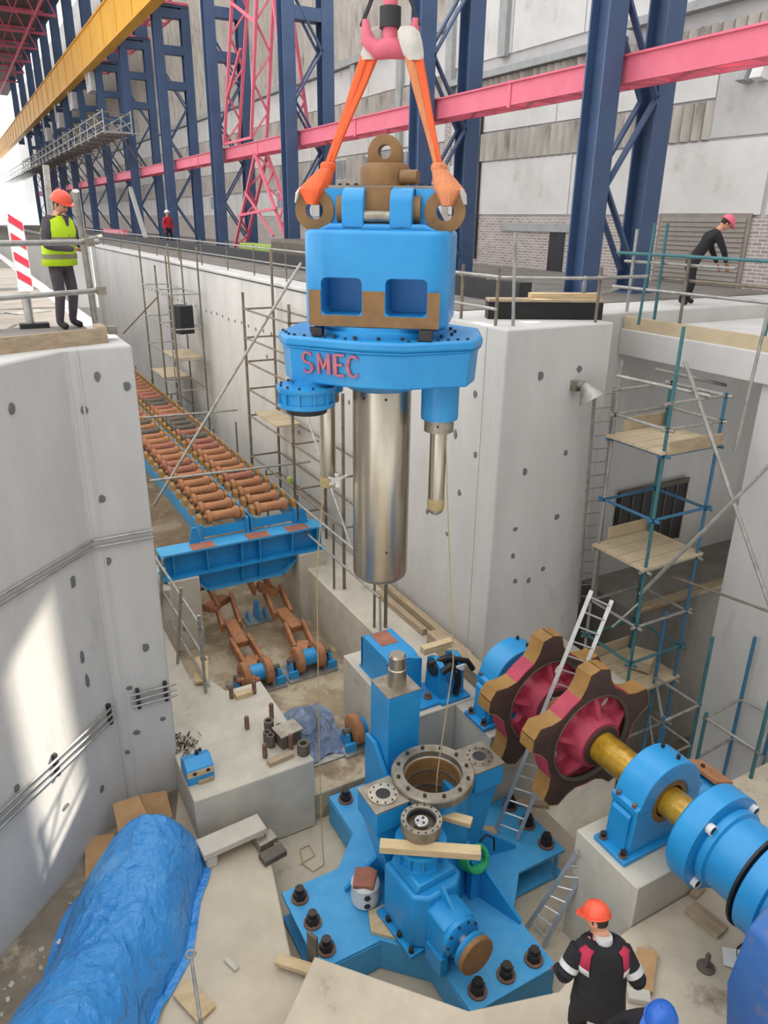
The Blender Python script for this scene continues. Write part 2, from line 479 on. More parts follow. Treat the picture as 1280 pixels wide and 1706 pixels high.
# room under the right-hand deck
flat('ceiling_right_deck', [(10.4, -6), (22, -6), (22, 9.9), (10.4, 9.9)], -0.75, -0.28, 'wall')
flat('wall_right_pier', [(10.5, -6), (12.5, -6), (12.5, 7.0), (10.5, 7.0)], -9.1, -0.75, 'wall')
flat('wall_room_side', [(15.6, 4.7), (16, 4.7), (16, 9.88), (15.6, 9.88)], -9.1, -0.75, 'wall', 0)
flat('floor_room_ledge', [(10.2, 8.35), (15.6, 8.35), (15.6, 9.9), (10.2, 9.9)], -9.1, -5.35, 'shade_tone')
flat('trim_1', [(10.15, 8.3), (15.6, 8.3), (15.6, 8.5), (10.15, 8.5)], -5.34, -5.24, 'board')

flat('floor_deck_right', [(7.7, 11.2), (16.9, 11.2), (16.9, 138), (7.7, 138)], 0, 0.02, 'deck', 0)
flat('floor_deck_left', [(1.5, 10.5), (-0.2, 10.5), (-4, 6.6), (-20, 6.6), (-20, 69), (1.5, 69)], 0, 0.015, 'deck', 0)
op = MB().bb(10.9, 12.9, 9.84, 9.9, -4.9, -3.55).build('vent_panel', 'dark', wr)
for i in range(7):
    MB().bb(10.95 + i * 0.32, 10.98 + i * 0.32, 9.81, 9.84, -4.9, -3.55).build('vent_bar', 'rust_grey', op)
MB().bb(10.9, 12.9, 9.8, 9.84, -3.6, -3.5).build('vent_frame', 'rust_grey', op)
# filled tie holes and mortar patches on the pit walls
def patches(parent, pts, axis):
    for (p, w, h) in pts:
        b = MB()
        poly = [(math.cos(R(a)) * w * random.uniform(0.7, 1.15), math.sin(R(a)) * h * random.uniform(0.7, 1.15)) for a in range(0, 360, 45)]
        if axis == 'y':
            b.prism(poly, -0.006, 0.004, 'y')
        elif axis == 'x':
            b.prism(poly, -0.006, 0.004, 'x')
        else:
            b.prism(poly, -0.006, 0.004, 'y')
        o = b.build('mortar_patch', 'stain', parent)
        o.location = p
        if axis == 'd':
            o.rotation_euler = (0, 0, R(44))
patches(wl, [((1.32, 9.705, -0.35), .05, .07), ((1.66, 9.705, -0.5), .05, .07), ((1.12, 9.705, -0.75), .05, .06), ((1.18, 9.705, -1.95), .05, .06),
             ((1.15, 9.705, -2.85), .05, .06), ((1.5, 9.705, -4.3), .06, .07), ((1.2, 9.705, -4.9), .05, .04), ((1.62, 9.705, -5.6), .05, .04),
             ((1.22, 9.705, -5.7), .06, .05), ((1.05, 9.705, -6.0), .04, .05)], 'y')
patches(wl, [((-0.05, 8.705, -0.7), .05, .09), ((0.3, 9.045, -0.5), .05, .08), ((0.66, 9.39, -2.9), .05, .09), ((0.62, 9.355, -4.0), .04, .09), ((0.64, 9.375, -4.4), .04, .12),
             ((-0.4, 8.37, -5.0), .05, .06), ((0.1, 8.85, -5.9), .07, .04), ((-0.6, 8.18, -4.2), .05, .07), ((0.6, 9.33, -6.2), .05, .06)], 'd')
patches(wr, [((7.75, 8.895, -0.75), .06, .08), ((8.55, 8.895, -0.7), .06, .06), ((7.6, 8.895, -2.3), .05, .06), ((8.45, 8.895, -2.1), .05, .06), ((7.5, 8.895, -3.3), .06, .04),
             ((8.4, 8.895, -3.25), .06, .06), ((7.5, 8.895, -3.8), .05, .05), ((8.2, 8.895, -4.2), .05, .05), ((7.6, 8.895, -4.3), .05, .05), ((7.9, 8.895, -4.35), .05, .05)], 'y')
patches(wr, [((7.025, 10.2, -0.9), .05, .06), ((7.025, 9.6, -1.1), .05, .07), ((7.025, 10.9, -1.0), .05, .07), ((7.025, 10.1, -1.9), .05, .08), ((7.025, 9.5, -2.1), .05, .06),
             ((7.025, 9.9, -2.9), .05, .06), ((7.025, 10.9, -3.6), .05, .05), ((7.025, 10.2, -3.8), .06, .05), ((7.025, 12.3, -2.5), .05, .06), ((7.025, 14.2, -2.2), .05, .06),
             ((7.025, 12.4, -3.9), .05, .06), ((7.025, 16.2, -1.9), .06, .06), ((7.025, 19.2, -2.0), .06, .06), ((7.025, 17.1, -3.6), .06, .06)], 'x')
# line of small form-tie holes along the trench wall
for i in range(34):
    y = 14.0 + i * 0.6
    o = MB().prism(circ(0.05, 6), -0.006, 0.004, 'x').build('tie_hole', 'stain', wr)
    o.location = (7.025, y, -1.35 + 0.02 * math.sin(i * 1.7))
# vertical formwork seams standing a little proud
for x, y, ax, z0, z1 in ((1.12, 9.706, 'y', -6.9, -0.02), (0.99, 9.7, 'y', -6.9, -0.02)):
    MB().bb(x - 0.012, x + 0.012, y - 0.008, y + 0.01, z0, z1).build('formwork_seam', 'wall', wl)
for y in (9.4, 12.0, 15.0, 18.0, 21.0):
    MB().bb(7.02, 7.04, y - 0.012, y + 0.012, -5.7, -0.02).build('formwork_seam', 'wall', wr)

# ---------------------------------------------------------------- long building behind the columns
FX = 17.0
fac = struct('wall_building', MB().bb(FX, FX + 0.5, 27.5, 200, -0.1, 24).bb(FX, FX + 0.5, 12.2, 27.5, -0.1, 9.5).bb(FX, FX + 0.5, 10.95, 12.2, -0.1, 24).bb(FX, FX + 0.5, -30, 10.4, -0.1, 24).bb(FX, FX + 0.5, 10.4, 10.95, -0.1, 8.0).bb(FX, FX + 0.5, 10.4, 10.95, 12.5, 24), 'facade_grey')  # unseen gap and lowered top shaped to let sun onto left wall and deck
def panel_row(y0, y1, z0, z1, width, material='facade', th=0.06):
    n = max(1, round((y1 - y0) / width))
    w = (y1 - y0) / n
    for i in range(n):
        o = MB().bb(-th, 0.02, 0.02, w - 0.02, 0.02, z1 - z0 - 0.02).build('wall_panel', material, fac)
        o.location = (FX, y0 + i * w, z0)
def corr_row(y0, y1, z0, z1, seg=6.0, pitch=0.32):
    n = max(1, round((y1 - y0) / seg))
    w = (y1 - y0) / n
    for i in range(n):
        k = int(w / pitch)
        V, F = [], []
        for j in range(k * 2 + 1):
            yy = j * w / (k * 2)
            xx = -0.16 if j % 2 else -0.01
            V += [(xx, yy, 0), (xx, yy, z1 - z0)]
        F = [(2 * j, 2 * j + 1, 2 * j + 3, 2 * j + 2) for j in range(k * 2)]
        cs = MB().add(V, F)
        cs.mi = [j % 2 for j in range(len(F))]  # rib faces turned one way get the darker copy as painted shade
        o = cs.build('corrugated_sheet', ['corr', 'corr_shade'], fac, smooth=False)
        o.location = (FX, y0 + i * w, z0)
def ledge(y0, y1, z0, z1, d=0.3):
    o = MB().bb(FX - d, FX, y0, y1, z0, z1).build('ledge', 'ledge', fac)
# nearer building section
panel_row(11.1, 12.1, 1.7, 7.0, 1.0); panel_row(12.2, 25.6, 1.7, 3.42, 6.7)
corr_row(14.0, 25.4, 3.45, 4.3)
panel_row(12.2, 14.0, 3.45, 4.9, 1.8, 'facade_grey')
panel_row(14.0, 25.6, 4.35, 5.15, 5.8)
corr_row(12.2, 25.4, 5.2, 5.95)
ledge(17.2, 25.6, 5.98, 6.18); ledge(12.2, 17.1, 6.3, 6.5)
panel_row(12.2, 25.6, 6.55, 9.4, 3.35)
# farther building section
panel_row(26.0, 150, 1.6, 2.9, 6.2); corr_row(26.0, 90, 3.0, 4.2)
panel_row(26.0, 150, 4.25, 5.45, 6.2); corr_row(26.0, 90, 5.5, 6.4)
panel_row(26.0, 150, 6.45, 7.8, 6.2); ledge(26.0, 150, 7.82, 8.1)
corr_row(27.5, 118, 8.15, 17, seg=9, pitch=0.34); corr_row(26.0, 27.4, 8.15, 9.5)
o = MB().bb(FX - 0.05, FX, 8.0, 25.8, 0, 1.66).build('brick_wall', 'brick', fac)
o = MB().bb(FX - 0.05, FX, 26.0, 120, 0, 1.55).build('brick_wall', 'brick', fac)
o = MB().bb(FX - 0.06, FX, 25.6, 26.0, 0, 5.2).build('brick_pier', 'brick', fac)
# roller shutter in the brick wall: slats
sh = MB().bb(FX - 0.1, FX - 0.04, 12.4, 15.2, -0.05, 1.75).build('shutter_frame', 'shutter', fac)
for i in range(14):
    z = 0.05 + i * 0.115
    MB().prism([(-0.14, z), (-0.1, z), (-0.1, z + 0.1), (-0.12, z + 0.1)], 12.5, 15.1, 'y').build('shutter_slat', 'shutter', sh).location = (FX, 0, 0)
# doorway opening with lintel and small windows low in the brick
MB().bb(FX - 0.12, FX, 18.6, 22.2, 1.2, 1.45).build('lintel', 'ledge', fac)
MB().bb(FX - 0.09, FX, 18.9, 19.6, 0.0, 1.2).build('doorway', 'dark', fac)
for y, z in ((28.4, 3.2), (31.0, 3.2), (34.2, 3.2), (27.0, 3.2), (42, 2.0), (48, 2.0), (55, 2.0)):
    w = MB().bb(FX - 0.12, FX - 0.06, y, y + 1.3, z, z + 0.95).build('window', 'white', fac)
    for k in range(3):
        MB().bb(FX - 0.14, FX - 0.11, y + 0.06 + k * 0.42, y + 0.42 + k * 0.42, z + 0.06, z + 0.88).build('pane', 'glass', w)
# vertical pilasters and downpipes
for y, z0, z1 in ((25.7, 5.2, 9.4), (22.6, 6.5, 9.4), (18.0, 6.5, 9.4), (29.3, 4.2, 7.8), (33.4, 6.4, 7.8)):
    MB().bb(FX - 0.24, FX, y - 0.2, y + 0.2, z0, z1).build('pilaster', 'ledge', fac)
MB().tube((FX - 0.12, 23.6, 0.2), (FX - 0.12, 23.6, 5.0), 0.05).build('downpipe', 'dark', fac)
# added unseen wall behind the camera, keeps sky light off the front faces
struct('wall_sky_blocker', MB().bb(-30, 24, -9.4, -9, -8, 16), 'facade_grey')

# ---------------------------------------------------------------- hanging lifting machine
mc = thing('gearbox_machine', 'large blue machine with red lettering hanging from orange slings', 'machine', (4.2, 7.6, 0), R(-38))
# main housing: rounded box with two windows, hollow
H = MB().prism(rrect(1.56, 1.3, 0.24, 6), 0.42, 1.4)
hs = H.build('housing', 'blue', mc, bevel=0.05, seg=3)
c = MB()
for sx in (-1, 1):
    c.prism(rrect(0.44, 0.38, 0.06, 4, sx * 0.345, 0.74), -1.0, -0.2, 'y')
cut(hs, c)
for sx in (-1, 1):
    fr = MB()
    outer, inner = rrect(0.47, 0.41, 0.07, 4, sx * 0.345, 0.74), rrect(0.435, 0.375, 0.055, 4, sx * 0.345, 0.74)
# brown primer plate around the lower half of the windows
def plate_with_notches():
    pts = [(-0.7, 0.43), (0.7, 0.43), (0.7, 0.8), (0.57, 0.8), (0.57, 0.546), (0.12, 0.546), (0.12, 0.8), (-0.12, 0.8), (-0.12, 0.546), (-0.57, 0.546), (-0.57, 0.8), (-0.7, 0.8)]
    b = MB()
    for x0, x1, z0, z1 in ((-0.7, 0.7, 0.43, 0.546), (-0.7, -0.57, 0.546, 0.8), (-0.12, 0.12, 0.546, 0.8), (0.57, 0.7, 0.546, 0.8)):
        b.bb(x0, x1, -0.654, -0.645, z0, z1)
    return b
plate_with_notches().build('primer_patch', 'primer', mc)
# shoulder, top plate, lugs and knuckles
MB().prism([(-0.66, 1.38), (0.66, 1.38), (0.5, 1.46), (-0.5, 1.46)], -0.5, 0.5, 'y').build('shoulder', 'blue', mc, bevel=0.03)
MB().bb(-0.52, 0.52, -0.22, 0.5, 1.44, 1.8).build('top_block', 'blue', mc, bevel=0.03)
MB().bb(-0.6, 0.6, -0.3, 0.52, 1.8, 1.83).build('top_plate', 'steel_worn', mc)
for sx in (-1, 1):
    lug = MB().prism([(sx * 0.38, 1.36), (sx * 0.72, 1.38)] + [(sx * (0.68 + 0.215 * math.cos(R(a))), 1.585 + 0.215 * math.sin(R(a))) for a in range(-80, 120, 20)] + [(sx * 0.5, 1.8), (sx * 0.38, 1.8)], -0.34, -0.2, 'y')
    lo = lug.build('lifting_lug', 'blue', mc, bevel=0.01)
    cut(lo, MB().tube((sx * 0.69, -0.6, 1.585), (sx * 0.69, 0.1, 1.585), 0.095, 20))
    bo = MB().lathe([(0.095, -0.36), (0.21, -0.36), (0.21, -0.19), (0.095, -0.19)], 28, (sx * 0.69, 0, 1.585), 'y', closed=True).build('eye_ring', 'primer', mc)
    # rounded knuckle block
    kn = MB().prism([(-0.5, 1.38), (-0.5, 1.66)] + [(-0.34 - 0.16 * math.cos(R(a)), 1.66 + 0.15 * math.sin(R(a))) for a in range(15, 91, 15)] + [(-0.1, 1.81), (-0.1, 1.38)], sx * 0.135, sx * 0.37, 'x')
    kn.build('knuckle', 'blue', mc, bevel=0.015)
    MB().tube((sx * 0.37, -0.3, 1.6), (sx * 0.44, -0.3, 1.6), 0.14, 20).build('pin_end', 'primer', mc)
MB().bb(-0.135, 0.135, -0.4, -0.2, 1.38, 1.81).build('centre_plate', 'primer', mc)
MB().tube((-0.134, -0.43, 1.53), (0.134, -0.43, 1.53), 0.06, 14).build('cross_pin', 'steel_worn', mc)
# brown piston head with clevis eye
cl = MB().lathe([(0.27, 1.83), (0.27, 2.0), (0.245, 2.05), (0.2, 2.06)], 32, (0, 0.05, 0)).build('piston_head', 'primer', mc)
ey = MB().prism([(-0.18, 2.04), (0.18, 2.04), (0.18, 2.16)] + [(0.18 * math.cos(R(a)), 2.16 + 0.18 * math.sin(R(a))) for a in range(15, 166, 15)] + [(-0.18, 2.16)], -0.02, 0.16, 'y').build('clevis_eye', 'primer', cl, bevel=0.01)
cut(ey, MB().tube((0, -0.3, 2.17), (0, 0.4, 2.17), 0.072, 20))
MB().tube((0.2, -0.12, 1.92), (0.38, -0.16, 1.92), 0.07, 14).build('pipe_port', 'primer', cl)
for x, y in ((-0.36, -0.22), (-0.26, -0.26), (-0.45, -0.18), (0.3, -0.26), (0.42, -0.2), (0.5, -0.1)):
    MB().hexbolt((x, y, 1.83), 0.022, 0.022).build('bolt', 'dark', mc)
# collar between housing and gearbox
MB().lathe([(0.74, 0.3), (0.74, 0.37), (0.7, 0.39), (0.7, 0.425)], 48).build('collar', 'blue', mc)
for i in range(20):
    a = R(18 * i + 5)
    MB().hexbolt((0.83 * math.cos(a), 0.73 * math.sin(a) - 0.02, 0.31), 0.02, 0.03).build('bolt', 'dark', mc)
MB().bb(0.5, 0.64, -0.74, -0.6, 0.315, 0.42).build('bracket', 'dark', mc, bevel=0.01)
MB().bb(-0.68, -0.56, -0.66, -0.54, 0.315, 0.41).build('bracket', 'dark', mc, bevel=0.01)
# gearbox casing: hexagonal with an apex toward the front
def casing(s, off=0):
    base = [(-1.12, -0.3), (-0.95, -0.62), (-0.1, -0.86), (0.35, -0.86), (1.05, -0.5), (1.12, -0.15), (1.05, 0.5), (0.5, 0.95), (-0.5, 0.95), (-1.1, 0.45)]
    return [(x * s, y * s) for x, y in base]
MB().prism(casing(1.03), 0.2, 0.31).build('casing_flange', 'blue', mc, bevel=0.03)
gb = MB()
lo, hi = casing(0.97), casing(0.99)
n = len(lo)
gb.add([(x, y, -0.2) for x, y in lo] + [(x, y, 0.16) for x, y in hi] + [(x, y, 0.2) for x, y in casing(1.03)], [tuple(range(n - 1, -1, -1)), tuple(range(2 * n, 3 * n))] + [(i, (i + 1) % n, n + (i + 1) % n, n + i) for i in range(n)] + [(n + i, n + (i + 1) % n, 2 * n + (i + 1) % n, 2 * n + i) for i in range(n)])
gc = gb.build('gearbox_casing', 'blue', mc, bevel=0.02)
MB().lathe([(0.4, -0.34), (0.62, -0.2), (0.66, -0.18)], 40).build('casing_bottom', 'blue', mc)
for i in range(7):
    t = (i + 0.5) / 7
    for (ax, ay), (bx, by) in (((-1.12, -0.3), (-0.95, -0.62)), ((-0.95, -0.62), (-0.1, -0.86)), ((0.35, -0.86), (1.05, -0.5))):
        if (ax, ay) == (-1.12, -0.3) and i % 3:
            continue
        MB().hexbolt((ax + (bx - ax) * t, ay + (by - ay) * t + 0.05, 0.31), 0.018, 0.02).build('bolt', 'dark', gc)
# raised lettering S M E C on the left front face
fa, fb = Vector((-0.95 * 0.957, -0.62 * 0.957, 0)), Vector((-0.1 * 0.957, -0.86 * 0.957, 0))
du = (fb - fa).normalized()
nn = Vector((du.y, -du.x, 0))
def letters(txt, start, h, w, gap, z):
    seg = {'M': [((0, 0), (0, 1)), ((0, 1), (.5, .25)), ((.5, .25), (1, 1)), ((1, 1), (1, 0))],
           'E': [((0, 0), (0, 1)), ((0, 1), (.9, 1)), ((0, .52), (.7, .52)), ((0, 0), (.9, 0))]}
    for i, chx in enumerate(txt):
        x0 = start + (0, 0.2, 0.405, 0.555)[i]
        b = MB()
        def W(u, v, d=0.0):
            p = fa + du * (x0 + u * w) + nn * (0.012 + d)
            # follow the slight outward lean of the casing
            return p + Vector((0, 0, z + v * h)) + nn * (0.03 + 0.05 * (v * h + z))
        if chx in seg:
            for p, q in seg[chx]:
                t = 0.055 if p[0] == q[0] and chx == 'M' and p[0] == 1 or (chx == 'E' and p[0] == q[0]) else 0.03
                b.beam(W(*p), W(*q), t * 0.8, 0.03, up=nn)
        else:
            if chx == 'S':
                pts = [(.5 + .45 * math.cos(R(a)), .75 + .25 * math.sin(R(a))) for a in range(25, 271, 20)] + [(.5 + .48 * math.cos(R(a)), .25 + .25 * math.sin(R(a))) for a in range(90, -156, -20)]
            else:
                pts = [(.55 + .55 * math.cos(R(a)), .5 + .5 * math.sin(R(a))) for a in range(45, 316, 18)]
            for p, q in zip(pts[:-1], pts[1:]):
                vert = abs(p[0] - q[0]) < abs(p[1] - q[1]) * 1.2
                b.beam(W(*p), W(*q), 0.034 if vert else 0.022, 0.03, up=nn)
        o = b.build('letter_' + chx.lower(), 'letter', gc)
letters('SMEC', 0.15, 0.22, 0.125, 0.075, -0.07)
# left flange below the gearbox
MB().tube((-0.72, -0.45, -0.36), (-0.72, -0.45, -0.18), 0.22, 28).build('motor_neck', 'blue', mc)
fl = MB().lathe([(0.3, -0.27), (0.3, -0.36), (0.3, -0.5), (0.26, -0.5), (0.26, -0.27)][::-1], 36, (-0.78, -0.55, 0.02)).build('motor_flange', 'blue', mc)
MB().lathe([(0.26, -0.48), (0.325, -0.47), (0.325, -0.42), (0.31, -0.42)], 36, (-0.78, -0.55, 0.0)).build('flange_lip', 'blue', fl)
MB().lathe([(0.325, -0.3), (0.335, -0.28), (0.335, -0.24), (0.1, -0.235)], 36, (-0.78, -0.55, 0.0)).build('flange_lip', 'blue', fl)
for i in range(12):
    a = R(30 * i)
    MB().box((-0.78 + 0.312 * math.cos(a), -0.55 + 0.312 * math.sin(a), -0.36), (0.03, 0.02, 0.14), rz=a).build('rib', 'blue', fl)
    MB().hexbolt((-0.78 + 0.29 * math.cos(a), -0.55 + 0.29 * math.sin(a), -0.235), 0.015, 0.02).build('bolt', 'dark', fl)
MB().lathe([(0.2, -0.56), (0.23, -0.55), (0.24, -0.5), (0.24, -0.48)], 32, (-0.78, -0.55, 0)).build('flange_seal', 'dark', fl)
# rods: left and right
rl = MB().lathe([(0.2, -0.42), (0.2, -0.18)], 28, (-0.68, 0.02, 0)).build('bush', 'blue', mc)
MB().lathe([(0.11, -0.56), (0.15, -0.55), (0.15, -0.4)], 24, (-0.68, 0.02, 0)).build('gland_ring', 'steel_worn', rl)
MB().lathe([(0.05, -1.63), (0.085, -1.61), (0.1, -1.58), (0.1, -0.5)], 28, (-0.68, 0.02, 0)).build('guide_rod', 'steel', mc)
rb = MB().lathe([(0.215, -0.66), (0.22, -0.62), (0.22, -0.18)], 32, (0.7, -0.1, 0)).build('bush', 'blue', mc)
MB().lathe([(0.14, -0.82), (0.175, -0.81), (0.175, -0.64)], 28, (0.7, -0.1, 0)).build('gland_ring', 'steel_worn', rb)
MB().tube((0.7, -0.27, -0.72), (0.7, -0.281, -0.72), 0.015, 10).build('grease_hole', 'dark', rb)
MB().lathe([(0.05, -1.87), (0.085, -1.84), (0.1, -1.78), (0.1, -0.8)], 28, (0.7, -0.1, 0)).build('guide_rod', 'steel', mc)
for cx, cy, z in ((0.7, -0.1, -1.66), (-0.68, 0.02, -1.5)):
    MB().lathe([(0.101, z - 0.14), (0.106, z - 0.13), (0.106, z)], 28, (cx, cy, 0)).build('rope_wrap', 'rope', mc)
# main sleeve
ms = MB().lathe([(0.29, -2.82), (0.335, -2.78), (0.35, -2.74), (0.35, -0.3)], 56).build('main_sleeve', 'steel', mc)
for x, z in ((-0.16, -0.42), (0.1, -0.42), (0.13, -2.35)):
    y = -math.sqrt(0.35 ** 2 - x * x)
    MB().ball((x, y, z), 0.016, 8, 6).build('drilled_hole', 'dark', ms)
# white rag tied on the left rod
rag = MB()
for i in range(9):
    a = random.uniform(0, 6.28)
    p = Vector((4.2, 7.6, 0)) + Matrix.Rotation(R(-38), 3, 'Z') @ Vector((-0.53, -0.06, -1.52))
    d = Vector((math.cos(a) * 0.12, math.sin(a) * 0.08, random.uniform(-0.12, 0.12)))
    rag.beam(p, p + d, 0.05, 0.02)
single(rag, 'tied_rag', 'white', 'small white rag knotted beside the left steel rod of the hanging machine', 'rag', tuple(p))

# ---------------------------------------------------------------- slings and hook
ml = Matrix.Translation((4.2, 7.6, 0)) @ Matrix.Rotation(R(-38), 4, 'Z')
def wl_(x, y, z):
    return ml @ Vector((x, y, z))
def sling(name, label, a, b, mats, sx):
    # bundled webbing from hook corner a to a choke knot, then a loop through the lug eye
    s = thing(name, label, 'sling', tuple(b))
    a, b = Vector(a), Vector(b)
    side = (wl_(1, 0, 0) - wl_(0, 0, 0))
    fwd = (wl_(0, -1, 0) - wl_(0, 0, 0))
    kp = a.lerp(b, 0.8)
    def bundle(name, material, pts, ws, ds, nside=14, ridge=0.12, ph=0.0):
        V, F = [], []
        for i, (p, w, d) in enumerate(zip(pts, ws, ds)):
            for j in range(nside):
                t = 2 * math.pi * j / nside
                k = 1 + ridge * math.cos(5 * t + ph + i * 0.15)
                V.append(p + side * (w / 2 * k * math.cos(t)) + fwd * (d / 2 * k * math.sin(t)))
        n_ = len(pts)
        F = [(i * nside + j, i * nside + (j + 1) % nside, (i + 1) * nside + (j + 1) % nside, (i + 1) * nside + j) for i in range(n_ - 1) for j in range(nside)]
        F += [tuple(range(nside - 1, -1, -1)), tuple(range((n_ - 1) * nside, n_ * nside))]
        o = MB().add(V, F).build(name, material, s, world=True)
        bm = bmesh.new(); bm.from_mesh(o.data); bmesh.ops.recalc_face_normals(bm, faces=bm.faces); bm.to_mesh(o.data); bm.free()
        return o
    for k, off in enumerate((-1, 1)):
        pts, ws, ds = [], [], []
        for i in range(15):
            t = i / 14
            pts.append(a.lerp(kp, t) + side * (off * 0.04 * (1.15 - t * 0.75)) + fwd * (0.012 * math.sin(t * 8 + k * 2)))
            ws.append(0.1 - 0.035 * t + 0.012 * math.sin(t * 5 + k)); ds.append(0.07)
        bundle('webbing', mats[k], pts, ws, ds, ph=k * 1.1)
    bundle('choke_knot', mats[2], [kp + Vector((0, 0, z)) for z in (0.05, 0.03, 0.0, -0.03, -0.05)], [0.11, 0.16, 0.17, 0.16, 0.12], [0.1, 0.14, 0.15, 0.14, 0.1], ridge=0.06)
    eye = wl_(sx * 0.69, -0.275, 1.585)
    top = eye + side * (sx * 0.03) + Vector((0, 0, 0.2))
    pts, ws, ds = [], [], []
    for i in range(11):
        t = i / 10
        if t < 0.7:
            p = kp.lerp(top, t / 0.7)
            w = 0.13 + 0.2 * (t / 0.7) ** 0.8; d = 0.13 + 0.22 * (t / 0.7)
        else:
            u = (t - 0.7) / 0.3
            p = top.lerp(eye + Vector((0, 0, 0.055)) + side * (sx * 0.02), u)
            w = 0.33 - 0.19 * u; d = 0.35 + 0.02 * u
        pts.append(p); ws.append(w); ds.append(d)
    bundle('loop', mats[2], pts, ws, ds, nside=20, ridge=0.05)
    # pale protective sleeves at the hook and at the outer side of the lug
    bundle('end_sleeve', 'sleeve', [a.lerp(b, t) for t in (-0.06, -0.03, 0.03, 0.1, 0.14)], [0.14, 0.22, 0.23, 0.21, 0.17], [0.12, 0.14, 0.14, 0.13, 0.11], ridge=0.05)
    q0 = eye + side * (sx * 0.17) + Vector((0, 0, 0.17))
    bundle('edge_guard', 'sleeve', [q0 + side * (-sx * 0.03) + Vector((0, 0, 0.05)), q0, q0 + side * (sx * 0.03) - Vector((0, 0, 0.1))], [0.06, 0.08, 0.04], [0.22, 0.26, 0.22], ridge=0.04)
    return s
hookc = Vector((4.280, 7.661, 3.187))
sling('lifting_sling', 'bright orange webbing sling on the left lug of the hanging machine', Vector((4.220, 7.835, 3.252)), wl_(-0.69, -0.275, 1.70), ('sling', 'sling', 'sling'), -1)
sling('lifting_sling', 'faded tan orange webbing sling on the right lug of the hanging machine', Vector((4.360, 7.413, 3.196)), wl_(0.69, -0.275, 1.70), ('sling_tan', 'sling', 'sling_tan'), 1)
hk = thing('crane_hook', 'pinkish red double ramshorn crane hook holding the two slings', 'hook', tuple(hookc))
sd = wl_(1, 0, 0) - wl_(0, 0, 0)
MB().path([hookc + sd * 0.26 + Vector((0, 0, 0.2)), hookc + sd * 0.24 + Vector((0, 0, 0.02)), hookc + sd * 0.13 - Vector((0, 0, 0.07)), hookc - Vector((0, 0, 0.04)), hookc - sd * 0.13 - Vector((0, 0, 0.07)), hookc - sd * 0.24 + Vector((0, 0, 0.02)), hookc - sd * 0.26 + Vector((0, 0, 0.2))], [0.035, 0.07, 0.09, 0.11, 0.09, 0.07, 0.035], 14).build('hook_horns', 'pink', hk, world=True)
MB().tube(hookc - Vector((0, 0, 0.02)), hookc + Vector((0, 0, 1.1)), 0.075, 16).build('hook_shank', 'pink', hk, world=True)
MB().tube(hookc + Vector((0, 0, 0.12)), hookc + Vector((0, 0, 0.3)), 0.11, 16).build('hook_nut', 'dark', hk, world=True)
for sx in (-1, 1):
    MB().beam(hookc + sd * (sx * 0.3) + Vector((0, 0, 0.14)), hookc + sd * (sx * 0.17) + Vector((0, 0, 0.42)), 0.05, 0.03).build('safety_latch', 'dark', hk, world=True)
MB().bb(-0.3, 0.3, -0.2, 0.2, 1.05, 1.9).build('hook_block', 'pink', hk, bevel=0.05)
for sx in (-0.15, -0.05, 0.05, 0.15):
    MB().tube((sx, 0, 1.9), (sx, 0, 14), 0.015, 6).build('hoist_rope', 'dark', hk)

# ---------------------------------------------------------------- base machine in the pit
BX, BY = 4.46, 6.55
bs = thing('base_frame', 'blue four armed machine base bolted in the pit under the hanging machine', 'machine base', (BX, BY, -7.62))
ZT = 0.52     # plate top above pit floor
a, b, hub = 1.98, 0.64, 1.12
cross = [(-a, -b), (-hub, -b), (-b, -hub), (-b, -a), (b, -a), (b, -hub), (hub, -b), (a, -b), (a, b), (hub, b), (b, hub), (b, a), (-b, a), (-b, hub), (-hub, b), (-a, b)]
MB().prism(cross, ZT - 0.05, ZT).build('top_plate', 'blue_worn', bs, bevel=0.006)
def sc(p, k):
    return [(x * k, y * k) for x, y in p]
MB().prism(cross, 0.02, 0.07).build('bottom_plate', 'blue_worn', bs)
# vertical webs around the rim (front and rear arm ends closed, side arm ends open as boxes)
for i in range(16):
    p, q = cross[i], cross[(i + 1) % 16]
    mid = ((p[0] + q[0]) / 2, (p[1] + q[1]) / 2)
    if abs(mid[0]) > a - 0.01:      # open arm ends on the left and right arms
        continue
    k = 0.985
    if (mid[0] > 0.9 and abs(mid[1] + b) < 0.01) or (mid[1] > 0 and mid[0] < -1.2):
        continue                     # open sides of the box arms seen from the front
    MB().beam((p[0] * k, p[1] * k, 0.27), (q[0] * k, q[1] * k, 0.27), 0.04, 0.42).build('web_plate', 'blue_worn', bs)
for s in (-1, 1):
    for t in (-0.62, 0, 0.62):
        MB().bb(s * (a - 0.16), s * (a - 0.12), t - 0.02, t + 0.02, 0.07, ZT - 0.05).build('stiffener', 'blue_worn', bs)
MB().bb(-1.0, 1.0, -0.03, 0.03, 0.07, ZT - 0.05).build('inner_web', 'blue_worn', bs)
MB().bb(-0.03, 0.03, -1.0, 1.0, 0.07, ZT - 0.05).build('inner_web', 'blue_worn', bs)
# anchor bolts: washer, nut, stud
bolts = [(-1.79, t) for t in (-0.43, 0, 0.43)] + [(1.79, t) for t in (-0.43, 0, 0.43)] + [(t, -1.79) for t in (-0.43, 0, 0.43)] + [(t, 1.79) for t in (-0.43, 0, 0.43)]
for x, y in bolts:
    bo = MB().tube((x, y, ZT), (x, y, ZT + 0.03), 0.12, 20).build('washer', 'bolt_ring', bs)
    MB().tube((x, y, ZT + 0.03), (x, y, ZT + 0.13), 0.092, 6).build('nut', 'bolt', bo)
    MB().tube((x, y, ZT + 0.12), (x, y, ZT + 0.2), 0.06, 14).build('stud', 'bolt', bo)
